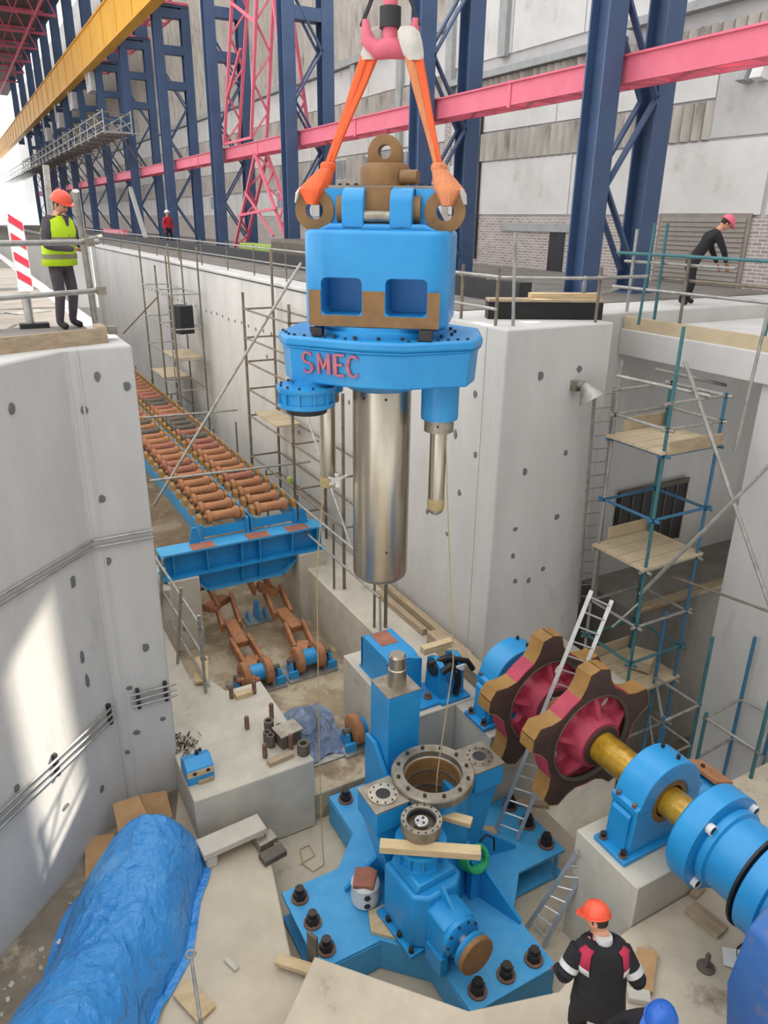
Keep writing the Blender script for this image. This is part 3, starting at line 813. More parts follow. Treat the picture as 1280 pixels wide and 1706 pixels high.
# gusset fins on the top plate
def fin(p0, p1, h, t=0.05):
    p0, p1 = Vector((*p0, 0)), Vector((*p1, 0))
    d = (p1 - p0)
    n_ = Vector((-d.y, d.x, 0)).normalized() * (t / 2)
    V = []
    for sgn in (-1, 1):
        V += [p0 + n_ * sgn + Vector((0, 0, ZT)), p1 + n_ * sgn + Vector((0, 0, ZT)), p1 + n_ * sgn + Vector((0, 0, ZT + 0.05)), p0 + n_ * sgn + Vector((0, 0, ZT + h))]
    MB().add(V, [(0, 1, 2, 3), (7, 6, 5, 4), (0, 4, 5, 1), (1, 5, 6, 2), (2, 6, 7, 3), (3, 7, 4, 0)]).build('gusset', 'blue', bs)
fin((0.5, -0.1), (1.35, -0.25), 0.75); fin((0.3, -0.45), (0.62, -1.3), 0.8); fin((-0.5, 0.15), (-1.2, 0.25), 0.7); fin((-0.35, -0.5), (-0.95, -0.75), 0.6)
# ring housing and ring flange
ZR = 2.28
MB().lathe([(0.62, ZT), (0.56, ZT + 0.5), (0.5, ZR - 0.35), (0.52, ZR - 0.12), (0.52, ZR - 0.1), (0.385, ZR - 0.1), (0.385, ZT + 0.8), (0.3, ZT + 0.8)], 48).build('ring_housing', 'blue', bs)
rg = MB().lathe([(0.4, ZR - 0.12), (0.555, ZR - 0.12), (0.56, ZR - 0.02), (0.545, ZR), (0.4, ZR), (0.395, ZR - 0.08), (0.38, ZR - 0.09), (0.38, ZR - 0.12)], 56, closed=True).build('ring_flange', 'steel_worn', bs)
for i in range(12):
    t = R(30 * i + 15)
    MB().tube((0.475 * math.cos(t), 0.475 * math.sin(t), ZR - 0.01), (0.475 * math.cos(t), 0.475 * math.sin(t), ZR + 0.025), 0.026, 6).build('bolt', 'bolt', rg)
br_ = MB().lathe([(0.37, ZT + 0.8), (0.386, ZT + 0.8), (0.386, ZR - 0.1), (0.37, ZR - 0.1)], 48, closed=True).build('bore_liner', 'primer', bs)
for z in (ZR - 0.3, ZR - 0.55):
    MB().lathe([(0.36, z), (0.38, z), (0.38, z + 0.025), (0.36, z + 0.025)], 48, closed=True).build('bore_groove', 'steel_worn', br_)
# side blocks with bored plates, at left and right of the ring
for sx in (-1, 1):
    cx = sx * 0.76
    MB().prism([(cx - 0.24, -0.26), (cx + 0.24, -0.26), (cx + 0.24, 0.26), (cx - 0.24, 0.26)], ZR - 0.42, ZR - 0.08).build('side_arm', 'blue', bs, bevel=0.02)
    MB().prism([(sx * 0.3, ZT), (sx * 0.62, ZT), (sx * 0.98, ZR - 0.42), (sx * 0.3, ZR - 0.42)], -0.2, 0.2, 'y').build('arm_bracket', 'blue', bs, bevel=0.02)
    pl = MB().bb(cx - 0.245, cx + 0.245, -0.265, 0.265, ZR - 0.08, ZR - 0.06).build('face_plate', 'steel_worn', bs)
    MB().lathe([(0.095, ZR - 0.07), (0.195, ZR - 0.07), (0.195, ZR - 0.045), (0.095, ZR - 0.045)], 32, (cx, 0, 0), closed=True).build('bored_ring', 'steel', pl)
    MB().tube((cx, 0, ZR - 0.065), (cx, 0, ZR - 0.055), 0.096, 24).build('bore', 'dark', pl)
    for i in range(10):
        t = R(36 * i)
        MB().tube((cx + 0.165 * math.cos(t), 0.165 * math.sin(t), ZR - 0.046), (cx + 0.165 * math.cos(t), 0.165 * math.sin(t), ZR - 0.035), 0.012, 6).build('bolt', 'dark', pl)
# square post at the rear with a steel pin
PY = 1.03
ZP = 3.02
MB().bb(-0.26, 0.26, PY - 0.26, PY + 0.26, 1.5, ZP).build('post', 'blue', bs, bevel=0.012)
MB().bb(-0.262, 0.262, PY - 0.262, PY + 0.262, ZP, ZP + 0.012).build('post_cap', 'steel_worn', bs)
MB().lathe([(0.135, ZP), (0.135, ZP + 0.28), (0.122, ZP + 0.29), (0.122, ZP + 0.47), (0.1, ZP + 0.5)], 32, (0.02, PY, 0)).build('post_pin', 'steel', bs)
for sx in (-1, 1):
    MB().prism([(PY + 0.3, ZT), (PY + 0.3, 2.1), (PY + 0.02, 2.12), (PY - 0.35, 1.78), (PY - 0.45, 1.5), (PY - 0.72, 1.38), (PY - 0.72, ZT)], sx * 0.3 - 0.03, sx * 0.3 + 0.03, 'x').build('cheek_plate', 'blue', bs, bevel=0.01)
MB().bb(-0.27, 0.27, PY - 0.7, PY + 0.29, ZT, 1.5).build('post_foot', 'blue', bs)
MB().bb(-0.265, 0.265, PY - 0.7, PY - 0.26, 1.5, 1.52).build('foot_cap', 'blue_worn', bs)

# front reduction gearbox, on a plywood-coloured pad
GX, GY = 0.0, -0.75
PADPOLY = [(-1.08, -0.22), (-1.19, -0.5), (-0.5, -1.2), (-0.08, -1.15), (-0.08, -0.25)]
pad = MB().prism(PADPOLY, ZT, ZT + 0.05).build('shim_pad', 'wood', bs)
gbx = thing('reduction_gearbox', 'blue right angle gearbox with brown coupling disc on the front of the base', 'gearbox', (BX - 0.54, BY - 0.65, -7.62 + ZT + 0.05), R(4))
gbx.scale = (1.05, 1.05, 1.15)
MB().bb(-0.42, 0.42, -0.4, 0.36, 0, 0.06).build('foot_flange', 'blue', gbx, bevel=0.01)
MB().prism([(-0.36, -0.3), (-0.2, -0.42), (0.2, -0.42), (0.36, -0.3), (0.36, 0.3), (-0.36, 0.3)], 0.06, 0.8).build('case', 'blue', gbx, bevel=0.04, seg=3)
MB().prism([(-0.3, 0.8), (0.3, 0.8), (0.26, 0.9), (-0.26, 0.9)], -0.3, 0.25, 'y').build('case_lid', 'blue', gbx, bevel=0.02)
nk = MB().lathe([(0.3, 0.85), (0.3, 0.95), (0.26, 0.96), (0.26, 1.1), (0.31, 1.11), (0.31, 1.16), (0.24, 1.17)], 40, (0, 0.05, 0)).build('neck', 'blue', gbx)
for i in range(12):
    t = R(30 * i)
    MB().box((0.285 * math.cos(t), 0.05 + 0.285 * math.sin(t), 1.03), (0.05, 0.022, 0.16), rz=t).build('rib', 'blue', nk)
cp = MB().lathe([(0.0, 1.3), (0.17, 1.3), (0.18, 1.44), (0.245, 1.44), (0.245, 1.31), (0.205, 1.29), (0.205, 1.16)][::-1], 40, (0, 0.05, 0)).build('input_coupling', 'steel_worn', gbx)
MB().lathe([(0.165, 1.36), (0.185, 1.36), (0.185, 1.42), (0.165, 1.42)], 36, (0, 0.05, 0), closed=True).build('inner_ring', 'dark', cp)
MB().lathe([(0.09, 1.28), (0.09, 1.41), (0.08, 1.42)], 24, (0, 0.05, 0)).build('splined_hub', 'chrome', cp)
for i in range(3):
    t = R(120 * i + 30)
    MB().tube((0.045 * math.cos(t), 0.05 + 0.045 * math.sin(t), 1.418), (0.045 * math.cos(t), 0.05 + 0.045 * math.sin(t), 1.425), 0.016, 10).build('screw', 'dark', cp)
for i in range(16):
    t = R(22.5 * i)
    MB().tube((0.22 * math.cos(t), 0.05 + 0.22 * math.sin(t), 1.438), (0.22 * math.cos(t), 0.05 + 0.22 * math.sin(t), 1.448), 0.011, 6).build('bolt', 'dark', cp)
for x, y in ((-0.38, -0.35), (-0.38, -0.1), (-0.38, 0.15), (0.38, -0.1), (0.38, 0.15), (-0.1, -0.38)):
    MB().tube((x, y, 0.06), (x, y, 0.12), 0.035, 6).build('bolt', 'bolt', gbx)
# inclined output head
hd = MB().prism([(-0.22, 0.22), (0.22, 0.22), (0.22, 0.64), (0.1, 0.7), (-0.1, 0.7), (-0.22, 0.64)], -0.74, -0.4, 'y').build('output_head', 'blue', gbx, bevel=0.02)
MB().prism([(-0.4, 0.64), (-0.7, 0.66), (-0.4, 0.86)], -0.02, 0.02, 'x').build('web', 'blue', hd)
MB().lathe([(0.2, -0.9), (0.24, -0.88), (0.24, -0.82), (0.2, -0.8)], 32, (0.0, 0.08, 0.47), 'y').build('head_flange', 'blue', hd)
for i in range(10):
    t = R(36 * i)
    MB().tube((0.215 * math.cos(t), -0.825, 0.47 + 0.215 * math.sin(t)), (0.215 * math.cos(t), -0.8, 0.47 + 0.215 * math.sin(t)), 0.016, 6).build('bolt', 'bolt', hd)
MB().tube((0, -0.92, 0.47), (0, -0.8, 0.47), 0.07, 18).build('output_shaft', 'chrome', gbx)
dk = MB().lathe([(0.13, -1.08), (0.18, -1.06), (0.225, -1.0), (0.1, -0.95)], 36, (0, 0.05, 0.47), 'y').build('coupling_disc', 'blue', gbx)
MB().lathe([(0.22, -1.13), (0.228, -1.12), (0.228, -1.07), (0.1, -1.06)], 40, (0, 0.05, 0.47), 'y').build('disc_face', 'primer', dk)
for x in (-0.2, 0.2):
    MB().bb(x - 0.05, x + 0.05, -0.75, -0.45, 0.0, 0.24).build('head_foot', 'blue', hd)

# planks laid across the coupling neck
def plank(name, label, p, L, w, t, rz, material='wood', cat='plank', group=None, tilt=0):
    o = MB().box((0, 0, t / 2), (L, w, t)).build(name, material, bevel=0.006)
    o.location = p
    o.rotation_euler = (0, tilt, rz)
    return tag(o, label, cat, group)
zt = -7.05 + 1.172 * 1.15
def lay(label, p0, p1, w, t):
    p0, p1 = Vector(p0), Vector(p1)
    d = p1 - p0
    plank('timber_plank', label, tuple((p0 + p1) / 2), d.length, w, t, math.atan2(d.y, d.x))
lay('pale timber plank lying in front of the round steel coupling on the gearbox', (3.361, 6.009, -5.660), (4.386, 5.334, -5.660), 0.15, 0.1)
lay('pale timber plank lying behind the round steel coupling on the gearbox', (3.948, 6.569, -5.690), (4.597, 5.818, -5.690), 0.14, 0.07)
plank('timber_plank', 'short pale board lying on the right arm of the blue base', (BX + 0.98, BY + 0.32, -7.62 + ZT), 0.75, 0.17, 0.04, R(-35), 'board')
# taped bundle and green strap
tb = thing('taped_bundle', 'brown bundle wrapped in white film standing on the left of the gearbox', 'bundle', (BX - 1.02, BY - 0.02, -7.62 + ZT), R(-20))
MB().lathe([(0.15, 0.0), (0.19, 0.04), (0.2, 0.16), (0.19, 0.3), (0.2, 0.34), (0.17, 0.4), (0.05, 0.41)], 14).build('film_wrap', 'white', tb)
MB().prism([(-0.19, -0.12), (0.08, -0.19), (0.18, 0.06), (0.1, 0.15), (-0.12, 0.17)], 0.37, 0.45).build('brown_top', 'rust_red', tb, bevel=0.02)
for z in (0.12, 0.26):
    MB().prism(circ(0.045, 6, 0.0, z), -0.205, -0.19, 'y').build('dark_mark', 'dark', tb)
gs = thing('coiled_strap', 'coiled green lifting strap hung beside the gearbox coupling', 'strap', (BX + 0.28, BY - 0.72, -7.62 + ZT))
for k in range(4):
    pts = [(0.16 * math.cos(R(t)) * (1 + 0.08 * k), 0.07 * math.sin(R(t)) + 0.03 * k, 0.75 + 0.15 * math.sin(R(t)) * (1 - 0.1 * k) - 0.02 * k) for t in range(0, 360, 20)]
    MB().path(pts, 0.035, 6, closed=True).build('coil', 'green', gs)
MB().path([(0.1, 0.1, 0.9), (0.2, 0.1, 0.98), (0.3, 0.05, 0.92), (0.28, 0.0, 0.75)], 0.015, 6).build('tie_rope', 'black', gs)
MB().bb(-0.05, 0.1, 0.02, 0.14, 0.0, 0.66).build('hanger_post', 'blue', gs)

# ---------------------------------------------------------------- sprocket shaft, bearings, gear motor
SX, SZ = 6.62, -5.13
sp = thing('sprocket_shaft', 'gold wrapped shaft carrying two large crimson six toothed sprocket wheels', 'sprocket shaft', (SX, 5.8, SZ))
def ly(y):
    return y - 5.8
MB().lathe([(0.2, ly(4.05)), (0.2, ly(5.0)), (0.22, ly(5.0)), (0.22, ly(5.78)), (0.2, ly(5.78))], 36, axis='y').build('shaft', 'gold', sp)
MB().lathe([(0.22, ly(7.15)), (0.22, ly(7.9))], 36, axis='y').build('shaft_end', 'gold', sp)
MB().lathe([(0.21, ly(5.78)), (0.21, ly(7.2))], 32, axis='y').build('shaft_middle', 'rust', sp)
def sprocket(y0, first):
    # rim with six teeth
    pts = []
    for k in range(5):
        a0 = 72 * k + 18
        for da, r in ((-36, 0.79), (-22, 0.8), (-14, 0.9), (-9, 1.07), (0, 1.1), (9, 1.07), (14, 0.9), (22, 0.8)):
            pts.append((r * math.cos(R(a0 + da)), r * math.sin(R(a0 + da))))
    w = thing('tmp', None, None) if False else None
    rim = MB().prism(pts, y0 - 0.13, y0 + 0.13, 'y').build('toothed_rim', 'rim', sp, bevel=0.012)
    cut(rim, MB().tube((0, y0 - 0.5, 0), (0, y0 + 0.5, 0), 0.66, 40))
    for k in range(5):
        a0 = 72 * k + 18
        # ochre caps on the working faces and crimson pads in the gullets
        for s in (-1, 1):
            pp = [(r * math.cos(R(a0 + s * d)), r * math.sin(R(a0 + s * d))) for d, r in ((23, 0.795), (22, 0.803), (14, 0.903), (9, 1.075), (0.5, 1.103), (0.5, 1.113), (9.5, 1.085), (14.7, 0.912), (22.5, 0.812), (23.2, 0.806))]
            MB().prism(pp, y0 - 0.128, y0 + 0.128, 'y').build('tooth_face', 'tooth', rim)
        g = [(r * math.cos(R(a0 + 36 + d)), r * math.sin(R(a0 + 36 + d))) for d, r in ((-13, 0.775), (0, 0.77), (13, 0.775), (13, 0.808), (0, 0.802), (-13, 0.808))]
        MB().prism(g, y0 - 0.129, y0 + 0.129, 'y').build('gullet_pad', 'crimson', rim)
    wh = MB().prism(circ(0.67, 48), y0 - 0.05, y0 + 0.05, 'y').build('wheel_disc', 'crimson', sp)
    holes = MB()
    for k in range(5):
        t = R(72 * k + 54)
        holes.tube((0.5 * math.cos(t), y0 - 0.4, 0.5 * math.sin(t)), (0.5 * math.cos(t), y0 + 0.4, 0.5 * math.sin(t)), 0.115, 20)
    cut(wh, holes)
    MB().lathe([(0.64, y0 - 0.12), (0.68, y0 - 0.15), (0.68, y0 - 0.1), (0.64, y0 - 0.1)], 48, axis='y', closed=True).build('rim_weld', 'rust_grey', wh)
    MB().lathe([(0.21, y0 - 0.3), (0.34, y0 - 0.3), (0.36, y0 - 0.26), (0.4, y0), (0.36, y0 + 0.26), (0.34, y0 + 0.3), (0.21, y0 + 0.3)], 36, axis='y').build('hub', 'crimson', sp)
    MB().lathe([(0.21, y0 - 0.33), (0.3, y0 - 0.33), (0.3, y0 - 0.29), (0.21, y0 - 0.29)], 36, axis='y', closed=True).build('hub_ring', 'rim', sp)
    for k in range(5):
        t = R(72 * k + 18)
        ct, st = math.cos(t), math.sin(t)
        V = []
        for sgn in (-1, 1):
            ox, oz = -st * 0.035 * sgn, ct * 0.035 * sgn
            for r, d in ((0.36, 0.24), (0.36, -0.24), (0.65, -0.1), (0.65, 0.1)):
                V.append((r * ct + ox, y0 + d, r * st + oz))
        MB().add(V, [(0, 1, 2, 3), (7, 6, 5, 4), (0, 4, 5, 1), (1, 5, 6, 2), (2, 6, 7, 3), (3, 7, 4, 0)]).build('web_rib', 'crimson', sp)
sprocket(ly(6.0), True)
sprocket(ly(6.95), False)

def bearing(label, y):
    t = thing('bearing_housing', label, 'bearing', (SX, y, -5.8), group='blue split bearing housings on the sprocket shaft')
    h = SZ + 5.8
    MB().bb(-0.72, 0.72, -0.26, 0.26, 0.0, 0.07).build('foot_plate', 'blue', t, bevel=0.01)
    body = [(-0.6, 0.07), (0.6, 0.07), (0.56, h)] + [(0.3 * math.cos(R(a)), h + 0.3 * math.sin(R(a))) for a in range(0, -181, -15)] + [(-0.56, h)]
    MB().prism(body, -0.2, 0.2, 'y').build('lower_half', 'blue', t, bevel=0.012)
    cap = [(0.58, h + 0.005), (0.58, h + 0.09), (0.53, h + 0.1)] + [(0.52 * math.cos(R(a)), h + 0.06 + 0.5 * math.sin(R(a))) for a in range(12, 169, 12)] + [(-0.53, h + 0.1), (-0.58, h + 0.09), (-0.58, h + 0.005)] + [(0.3 * math.cos(R(a)), h + 0.01 + 0.3 * math.sin(R(a))) for a in range(180, -1, -15)]
    MB().prism(cap, -0.21, 0.21, 'y').build('cap', 'blue', t, bevel=0.012)
    for sx in (-1, 1):
        MB().prism([(sx * 0.585, 0.07), (sx * 0.62, 0.07), (sx * 0.62, h - 0.06), (sx * 0.585, h - 0.02)], -0.14, 0.14, 'y').build('side_plate', 'blue', t)
        for yy in (-0.13, 0.13):
            MB().tube((sx * 0.555, yy, h + 0.09), (sx * 0.555, yy, h + 0.14), 0.03, 6).build('cap_bolt', 'bolt_ring', t)
            b_ = MB().tube((sx * 0.66, yy * 1.3, 0.07), (sx * 0.66, yy * 1.3, 0.1), 0.05, 16).build('washer', 'bolt_ring', t)
            MB().tube((sx * 0.66, yy * 1.3, 0.1), (sx * 0.66, yy * 1.3, 0.16), 0.036, 6).build('nut', 'bolt', b_)
    for yy in (-0.12, 0.12):
        MB().tube((0.12, yy, h + 0.55), (0.12, yy, h + 0.6), 0.025, 8).build('grease_nipple', 'bolt', t)
    MB().lathe([(0.23, -0.2), (0.31, -0.2), (0.31, 0.2), (0.23, 0.2)], 32, (0, 0, h), 'y', closed=True).build('bearing_shell', 'primer', t)
    return t
bearing('blue split bearing housing at the far end of the sprocket shaft, against the concrete corner', 7.6)
bearing('blue split bearing housing between the front sprocket and the big blue coupling', 4.72)
# large geared coupling / planetary drive running out of the frame
gm = thing('drive_gearbox', 'big blue cylindrical drive with flanged coupling at the right edge', 'gearbox', (SX, 3.6, -6.4))
h = SZ + 6.4
def gy(y):
    return y - 3.6
def ring(prof, name, material='blue', parent=gm, n=56):
    return MB().lathe(prof, n, (0, 0, h), 'y').build(name, material, parent)
cf = ring([(0.56, gy(3.75)), (0.62, gy(3.76)), (0.62, gy(4.02)), (0.59, gy(4.05)), (0.25, gy(4.04))], 'coupling_flange')
for k in range(4):
    t = R(90 * k + 40)
    b_ = MB().tube((0.53 * math.cos(t), gy(3.7), h + 0.53 * math.sin(t)), (0.53 * math.cos(t), gy(3.76), h + 0.53 * math.sin(t)), 0.055, 20).build('plug', 'dark', cf)
    MB().lathe([(0.05, gy(3.69)), (0.065, gy(3.69)), (0.065, gy(3.76)), (0.05, gy(3.76))], 20, (0.53 * math.cos(t), 0, h + 0.53 * math.sin(t)), 'y', closed=True).build('plug_ring', 'white', b_)
ring([(0.47, gy(3.18)), (0.46, gy(3.62)), (0.5, gy(3.64)), (0.5, gy(3.72)), (0.47, gy(3.76))], 'coupling_sleeve')
ring([(0.57, gy(2.92)), (0.6, gy(2.94)), (0.6, gy(3.16)), (0.57, gy(3.18)), (0.4, gy(3.2))], 'drive_flange')
ring([(0.595, gy(3.19)), (0.615, gy(3.195)), (0.615, gy(3.225)), (0.42, gy(3.23))], 'gasket', 'black')
ring([(0.5, gy(2.4)), (0.52, gy(2.6)), (0.56, gy(2.94))], 'drive_barrel')
ring([(0.6, gy(1.6)), (0.62, gy(1.64)), (0.62, gy(2.36)), (0.6, gy(2.42)), (0.44, gy(2.45))], 'ring_gear_case', 'blue_worn')
for k in range(16):
    t = R(22.5 * k)
    MB().tube((0.56 * math.cos(t), gy(2.42), h + 0.56 * math.sin(t)), (0.56 * math.cos(t), gy(2.47), h + 0.56 * math.sin(t)), 0.03, 6).build('bolt', 'bolt', gm)
mc_ = MB().prism([(-1.08, 0.0), (-1.42, 1.3), (-1.3, 1.95), (-0.8, 2.3), (0.9, 2.3), (0.9, 0.0)], gy(2.2), gy(2.62), 'y').build('motor_casing', 'blue_dirty', gm, bevel=0.03)
for q_ in ((-1.05, 0.5), (-1.12, 0.85), (-1.15, 1.3), (-1.08, 1.75), (-0.75, 2.08)):
    MB().tube((q_[0] + 0.06, gy(2.62), q_[1]), (q_[0] + 0.06, gy(2.67), q_[1]), 0.045, 6).build('casing_bolt', 'steel_worn', mc_)
MB().bb(-0.75, 0.75, gy(1.6), gy(2.35), 0.0, 0.1).build('foot', 'blue_worn', gm)
for s in (-1, 1):
    MB().prism([(s * 0.7, 0.1), (s * 0.5, 0.1), (s * 0.4, h - 0.3), (s * 0.5, h - 0.1), (s * 0.6, h - 0.2)], gy(1.7), gy(2.3), 'y').build('foot_web', 'blue_worn', gm)
# blue box with brown lid behind the second bearing
sb = thing('blue_bracket_box', 'blue bracket box with bare brown top plate behind the right bearing', 'bracket', (7.56, 4.75, -5.8), R(0))
MB().prism([(-0.28, 0), (0.28, 0), (0.28, 0.36), (-0.02, 0.5), (-0.28, 0.4)], -0.26, 0.3, 'y').build('box_body', 'blue', sb, bevel=0.01)
MB().box((0.12, 0.02, 0.5), (0.42, 0.5, 0.04), ry=R(24)).build('top_plate', 'rust', sb)
MB().tube((0.1, 0.1, 0.5), (0.1, 0.1, 0.56), 0.03, 8).build('pin', 'bolt', sb)

# blue tension bracket with timber on the ledge left of the far bearing
bk = thing('tension_bracket', 'blue welded bracket with rust topped hood and black hose on the ledge', 'bracket', (5.35, 8.75, -5.8), 0)
MB().bb(-0.3, 0.35, -0.5, 1.1, 0.0, 0.05).build('base_plate', 'blue', bk)
MB().prism([(0.1, 0.62), (0.22, 0.66), (1.0, 0.66), (1.08, 0.6), (1.08, 0.55), (0.16, 0.55)], -0.28, 0.28, 'x').build('hood', 'blue', bk, bevel=0.008)
MB().bb(-0.16, 0.16, 0.55, 0.98, 0.66, 0.668).build('rust_patch', 'rust_red', bk)
MB().prism([(1.02, 0.05), (1.08, 0.05), (1.08, 0.6), (1.02, 0.6)], -0.28, 0.28, 'x').build('back_plate', 'blue', bk)
for x in (-0.26, 0.26):
    MB().prism([(0.0, 0.05), (1.05, 0.05), (1.05, 0.56), (0.2, 0.56)], x - 0.02, x + 0.02, 'x').build('side_plate', 'blue', bk)
MB().prism([(-0.28, 0.05), (0.28, 0.05), (0.28, 0.62), (0.0, 0.72), (-0.28, 0.6)], -0.02, 0.06, 'y').build('front_plate', 'blue', bk)
for x, y in ((-0.22, -0.3), (0.24, -0.3), (-0.22, 0.3)):
    b_ = MB().tube((x, y, 0.05), (x, y, 0.08), 0.07, 16).build('washer', 'bolt_ring', bk)
    MB().tube((x, y, 0.08), (x, y, 0.15), 0.045, 6).build('nut', 'bolt_ring', b_)
b2 = thing('roller_bracket', 'squat blue clamp bracket with black hose and timber at the ledge corner', 'bracket', (5.95, 8.55, -5.8))
MB().bb(-0.25, 0.3, -0.36, 0.3, 0.0, 0.05).build('base_plate', 'blue', b2)
for x in (-0.16, 0.2):
    MB().prism([(-0.24, 0.05), (0.24, 0.05), (0.2, 0.62), (0.0, 0.72), (-0.2, 0.62)], x - 0.05, x + 0.05, 'x').build('cheek', 'blue', b2, bevel=0.01)
MB().tube((-0.25, 0, 0.52), (0.28, 0, 0.52), 0.14, 18).build('roller', 'dark', b2)
MB().path([(-0.2, -0.24, 0.56), (-0.05, -0.26, 0.66), (0.08, -0.27, 0.55), (0.1, -0.28, 0.3), (0.06, -0.27, 0.1)], 0.06, 8).build('hose', 'black', b2)
MB().path([(-0.3, 0.0, 0.62), (0.0, -0.1, 0.7), (0.3, -0.22, 0.62), (0.4, -0.25, 0.45)], 0.05, 8).build('hose', 'black', b2)
MB().box((0.1, -0.31, 0.6), (0.16, 0.02, 0.1)).build('tag_plate', 'white', b2)
def timber(label, p0, p1, w, t, material='board', name='timber_beam', cat='timber', up=(0, 0, 1)):
    p0, p1 = Vector(p0), Vector(p1)
    c = (p0 + p1) / 2
    L = (p1 - p0).length
    o = MB().box((0, 0, 0), (L, w, t)).build(name, material, bevel=0.006)
    o.location = c
    d = p1 - p0
    o.rotation_euler = (0, -math.asin(d.z / L), math.atan2(d.y, d.x))
    return tag(o, label, cat)
timber('pale drilled timber block bolted across the top of the clamp bracket', (5.62, 8.72, -5.02), (6.2, 8.72, -5.02), 0.14, 0.12, 'wood')
timber('long squared timber along the foot of the concrete corner', (6.86, 9.1, -5.72), (6.86, 12.4, -5.72), 0.14, 0.14)
timber('second squared timber lying beside the long one at the wall foot', (6.62, 10.2, -5.73), (6.6, 12.0, -5.73), 0.12, 0.12)
timber('thick short timber block at the foot of the corner wall near the far bearing', (6.62, 8.35, -5.66), (6.62, 9.9, -5.66), 0.3, 0.27)
# scraps of timber by the pedestals
timber('board leaning under the blue drive at the right', (6.644, 3.987, -6.360), (6.685, 3.542, -6.360), 0.22, 0.06)
timber('offcut of board beside the coupling pedestal', (6.816, 4.083, -6.370), (7.022, 4.115, -6.370), 0.1, 0.06)
timber('short board lying under the sprocket on the pedestal edge', (6.380, 6.994, -7.060), (6.783, 6.676, -7.060), 0.12, 0.05)

# ---------------------------------------------------------------- conveyor bed
cv = thing('roller_conveyor', 'long double lane conveyor of rusty flanged rollers on blue beams', 'conveyor', (4.6, 14.3, -4.86))
lanes = ((3.72, 4.56), (4.78, 5.66))
for x in (3.62, 4.62, 4.72, 5.74):
    MB().bb(x - 4.6 - 0.03, x - 4.6 + 0.03, 0.0, 26, 0.0, 0.36).build('side_beam', 'blue', cv)
for k in range(2):
    x0, x1 = lanes[k]
    MB().prism([(x0 - 4.66, 0.06), (x1 - 4.54, 0.06), (x1 - 4.54, 0.26), (x0 - 4.66, 0.26)], 0.06, 0.1, 'y').build('end_plate', 'blue', cv)
    for y in (0.15, 1.4, 3.0, 5, 7, 9, 12, 15, 18, 21, 24):
        MB().bb(x0 - 4.68, x1 - 4.52, y, y + 0.1, 0.02, 0.14).build('cross_member', 'blue', cv)
for x in (3.45, 5.9):
    MB().prism([(x - 4.6 - 0.12, 0.0), (x - 4.6 + 0.12, 0.0), (x - 4.6 + 0.05, 0.34), (x - 4.6 - 0.05, 0.34)], -0.02, 0.03, 'y').build('end_bracket', 'blue', cv)
def roller_mesh(L):
    b = MB()
    prof = [(0.05, -L / 2 - 0.1), (0.05, -L / 2 - 0.04), (0.15, -L / 2 - 0.04), (0.15, -L / 2 + 0.04), (0.11, -L / 2 + 0.07), (0.105, 0), (0.11, L / 2 - 0.07), (0.15, L / 2 - 0.04), (0.15, L / 2 + 0.04), (0.05, L / 2 + 0.04), (0.05, L / 2 + 0.1)]
    b.lathe(prof, 14, axis='x')
    return b
r1 = [roller_mesh(0.62).build('roller', mm, cv) for mm in ('rust', 'rust_red', 'rust_grey')]
used = set()
random.seed(3)
for k in range(2):
    x = (sum(lanes[k]) / 2) - 4.6
    for i in range(44):
        y = 0.2 + i * 0.56 if i < 44 else 0
        j = random.choices((0, 1, 2), (5, 3, 1 if (k + i) % 3 else 2))[0] if i > 2 else 0
        if j not in used:
            o = r1[j]; used.add(j)
        else:
            o = r1[j].copy(); COL.objects.link(o)
        o.parent = cv
        o.location = (x, y, 0.44)
        # bearing blocks either side are sub-parts
bl = MB().prism([(-0.14, 0.36), (0.14, 0.36), (0.1, 0.5), (0.0, 0.56), (-0.1, 0.5)], -0.045, 0.045, 'x').build('bearing_block', 'tooth', cv)
first = True
for x in (3.62, 4.56, 4.78, 5.74):
    for i in range(44):
        o = bl if first else bl.copy()
        if not first:
            COL.objects.link(o)
        first = False
        o.parent = cv
        o.location = (x - 4.6, 0.2 + i * 0.56, 0)
# cross girder carrying the conveyor end
cg = thing('cross_girder', 'blue double flanged cross girder under the conveyor end', 'girder', (4.5, 14.2, -5.9))
MB().bb(-1.85, 1.78, -0.28, 0.2, 1.0, 1.04).build('top_flange', 'blue_worn', cg)
MB().bb(-1.85, 1.78, -0.04, 0.0, 0.5, 1.0).build('web', 'blue', cg)
MB().bb(-1.85, 1.78, -0.28, 0.2, 0.46, 0.5).build('middle_flange', 'blue', cg)
MB().prism([(-1.3, 0.46), (1.3, 0.46), (0.75, 0.04), (-0.9, 0.04)], -0.04, 0.0, 'y').build('lower_web', 'blue', cg)
MB().bb(-0.95, 0.8, -0.2, 0.16, 0.0, 0.04).build('bottom_flange', 'blue_worn', cg)
for s, x0, x1 in ((-1, -0.95, -1.3), (1, 0.8, 1.3)):
    MB().beam((x0, -0.02, 0.02), (x1, -0.02, 0.48), 0.36, 0.04, up=(0, 1, 0)).build('slanted_flange', 'blue_worn', cg) if False else MB().prism([(x0, 0.0), (x1, 0.46), (x1 - s * 0.05, 0.46), (x0 - s * 0.05, 0.0)], -0.2, 0.16, 'y').build('slanted_flange', 'blue_worn', cg)
for x in (-1.6, -0.9, -0.15, 0.25, 1.0, 1.6):
    MB().bb(x - 0.012, x + 0.012, -0.26, -0.04, 0.5, 1.0).build('stiffener', 'blue', cg)
for x in (-0.15, 0.25):
    MB().bb(x - 0.012, x + 0.012, -0.18, -0.04, 0.04, 0.46).build('stiffener', 'blue', cg)
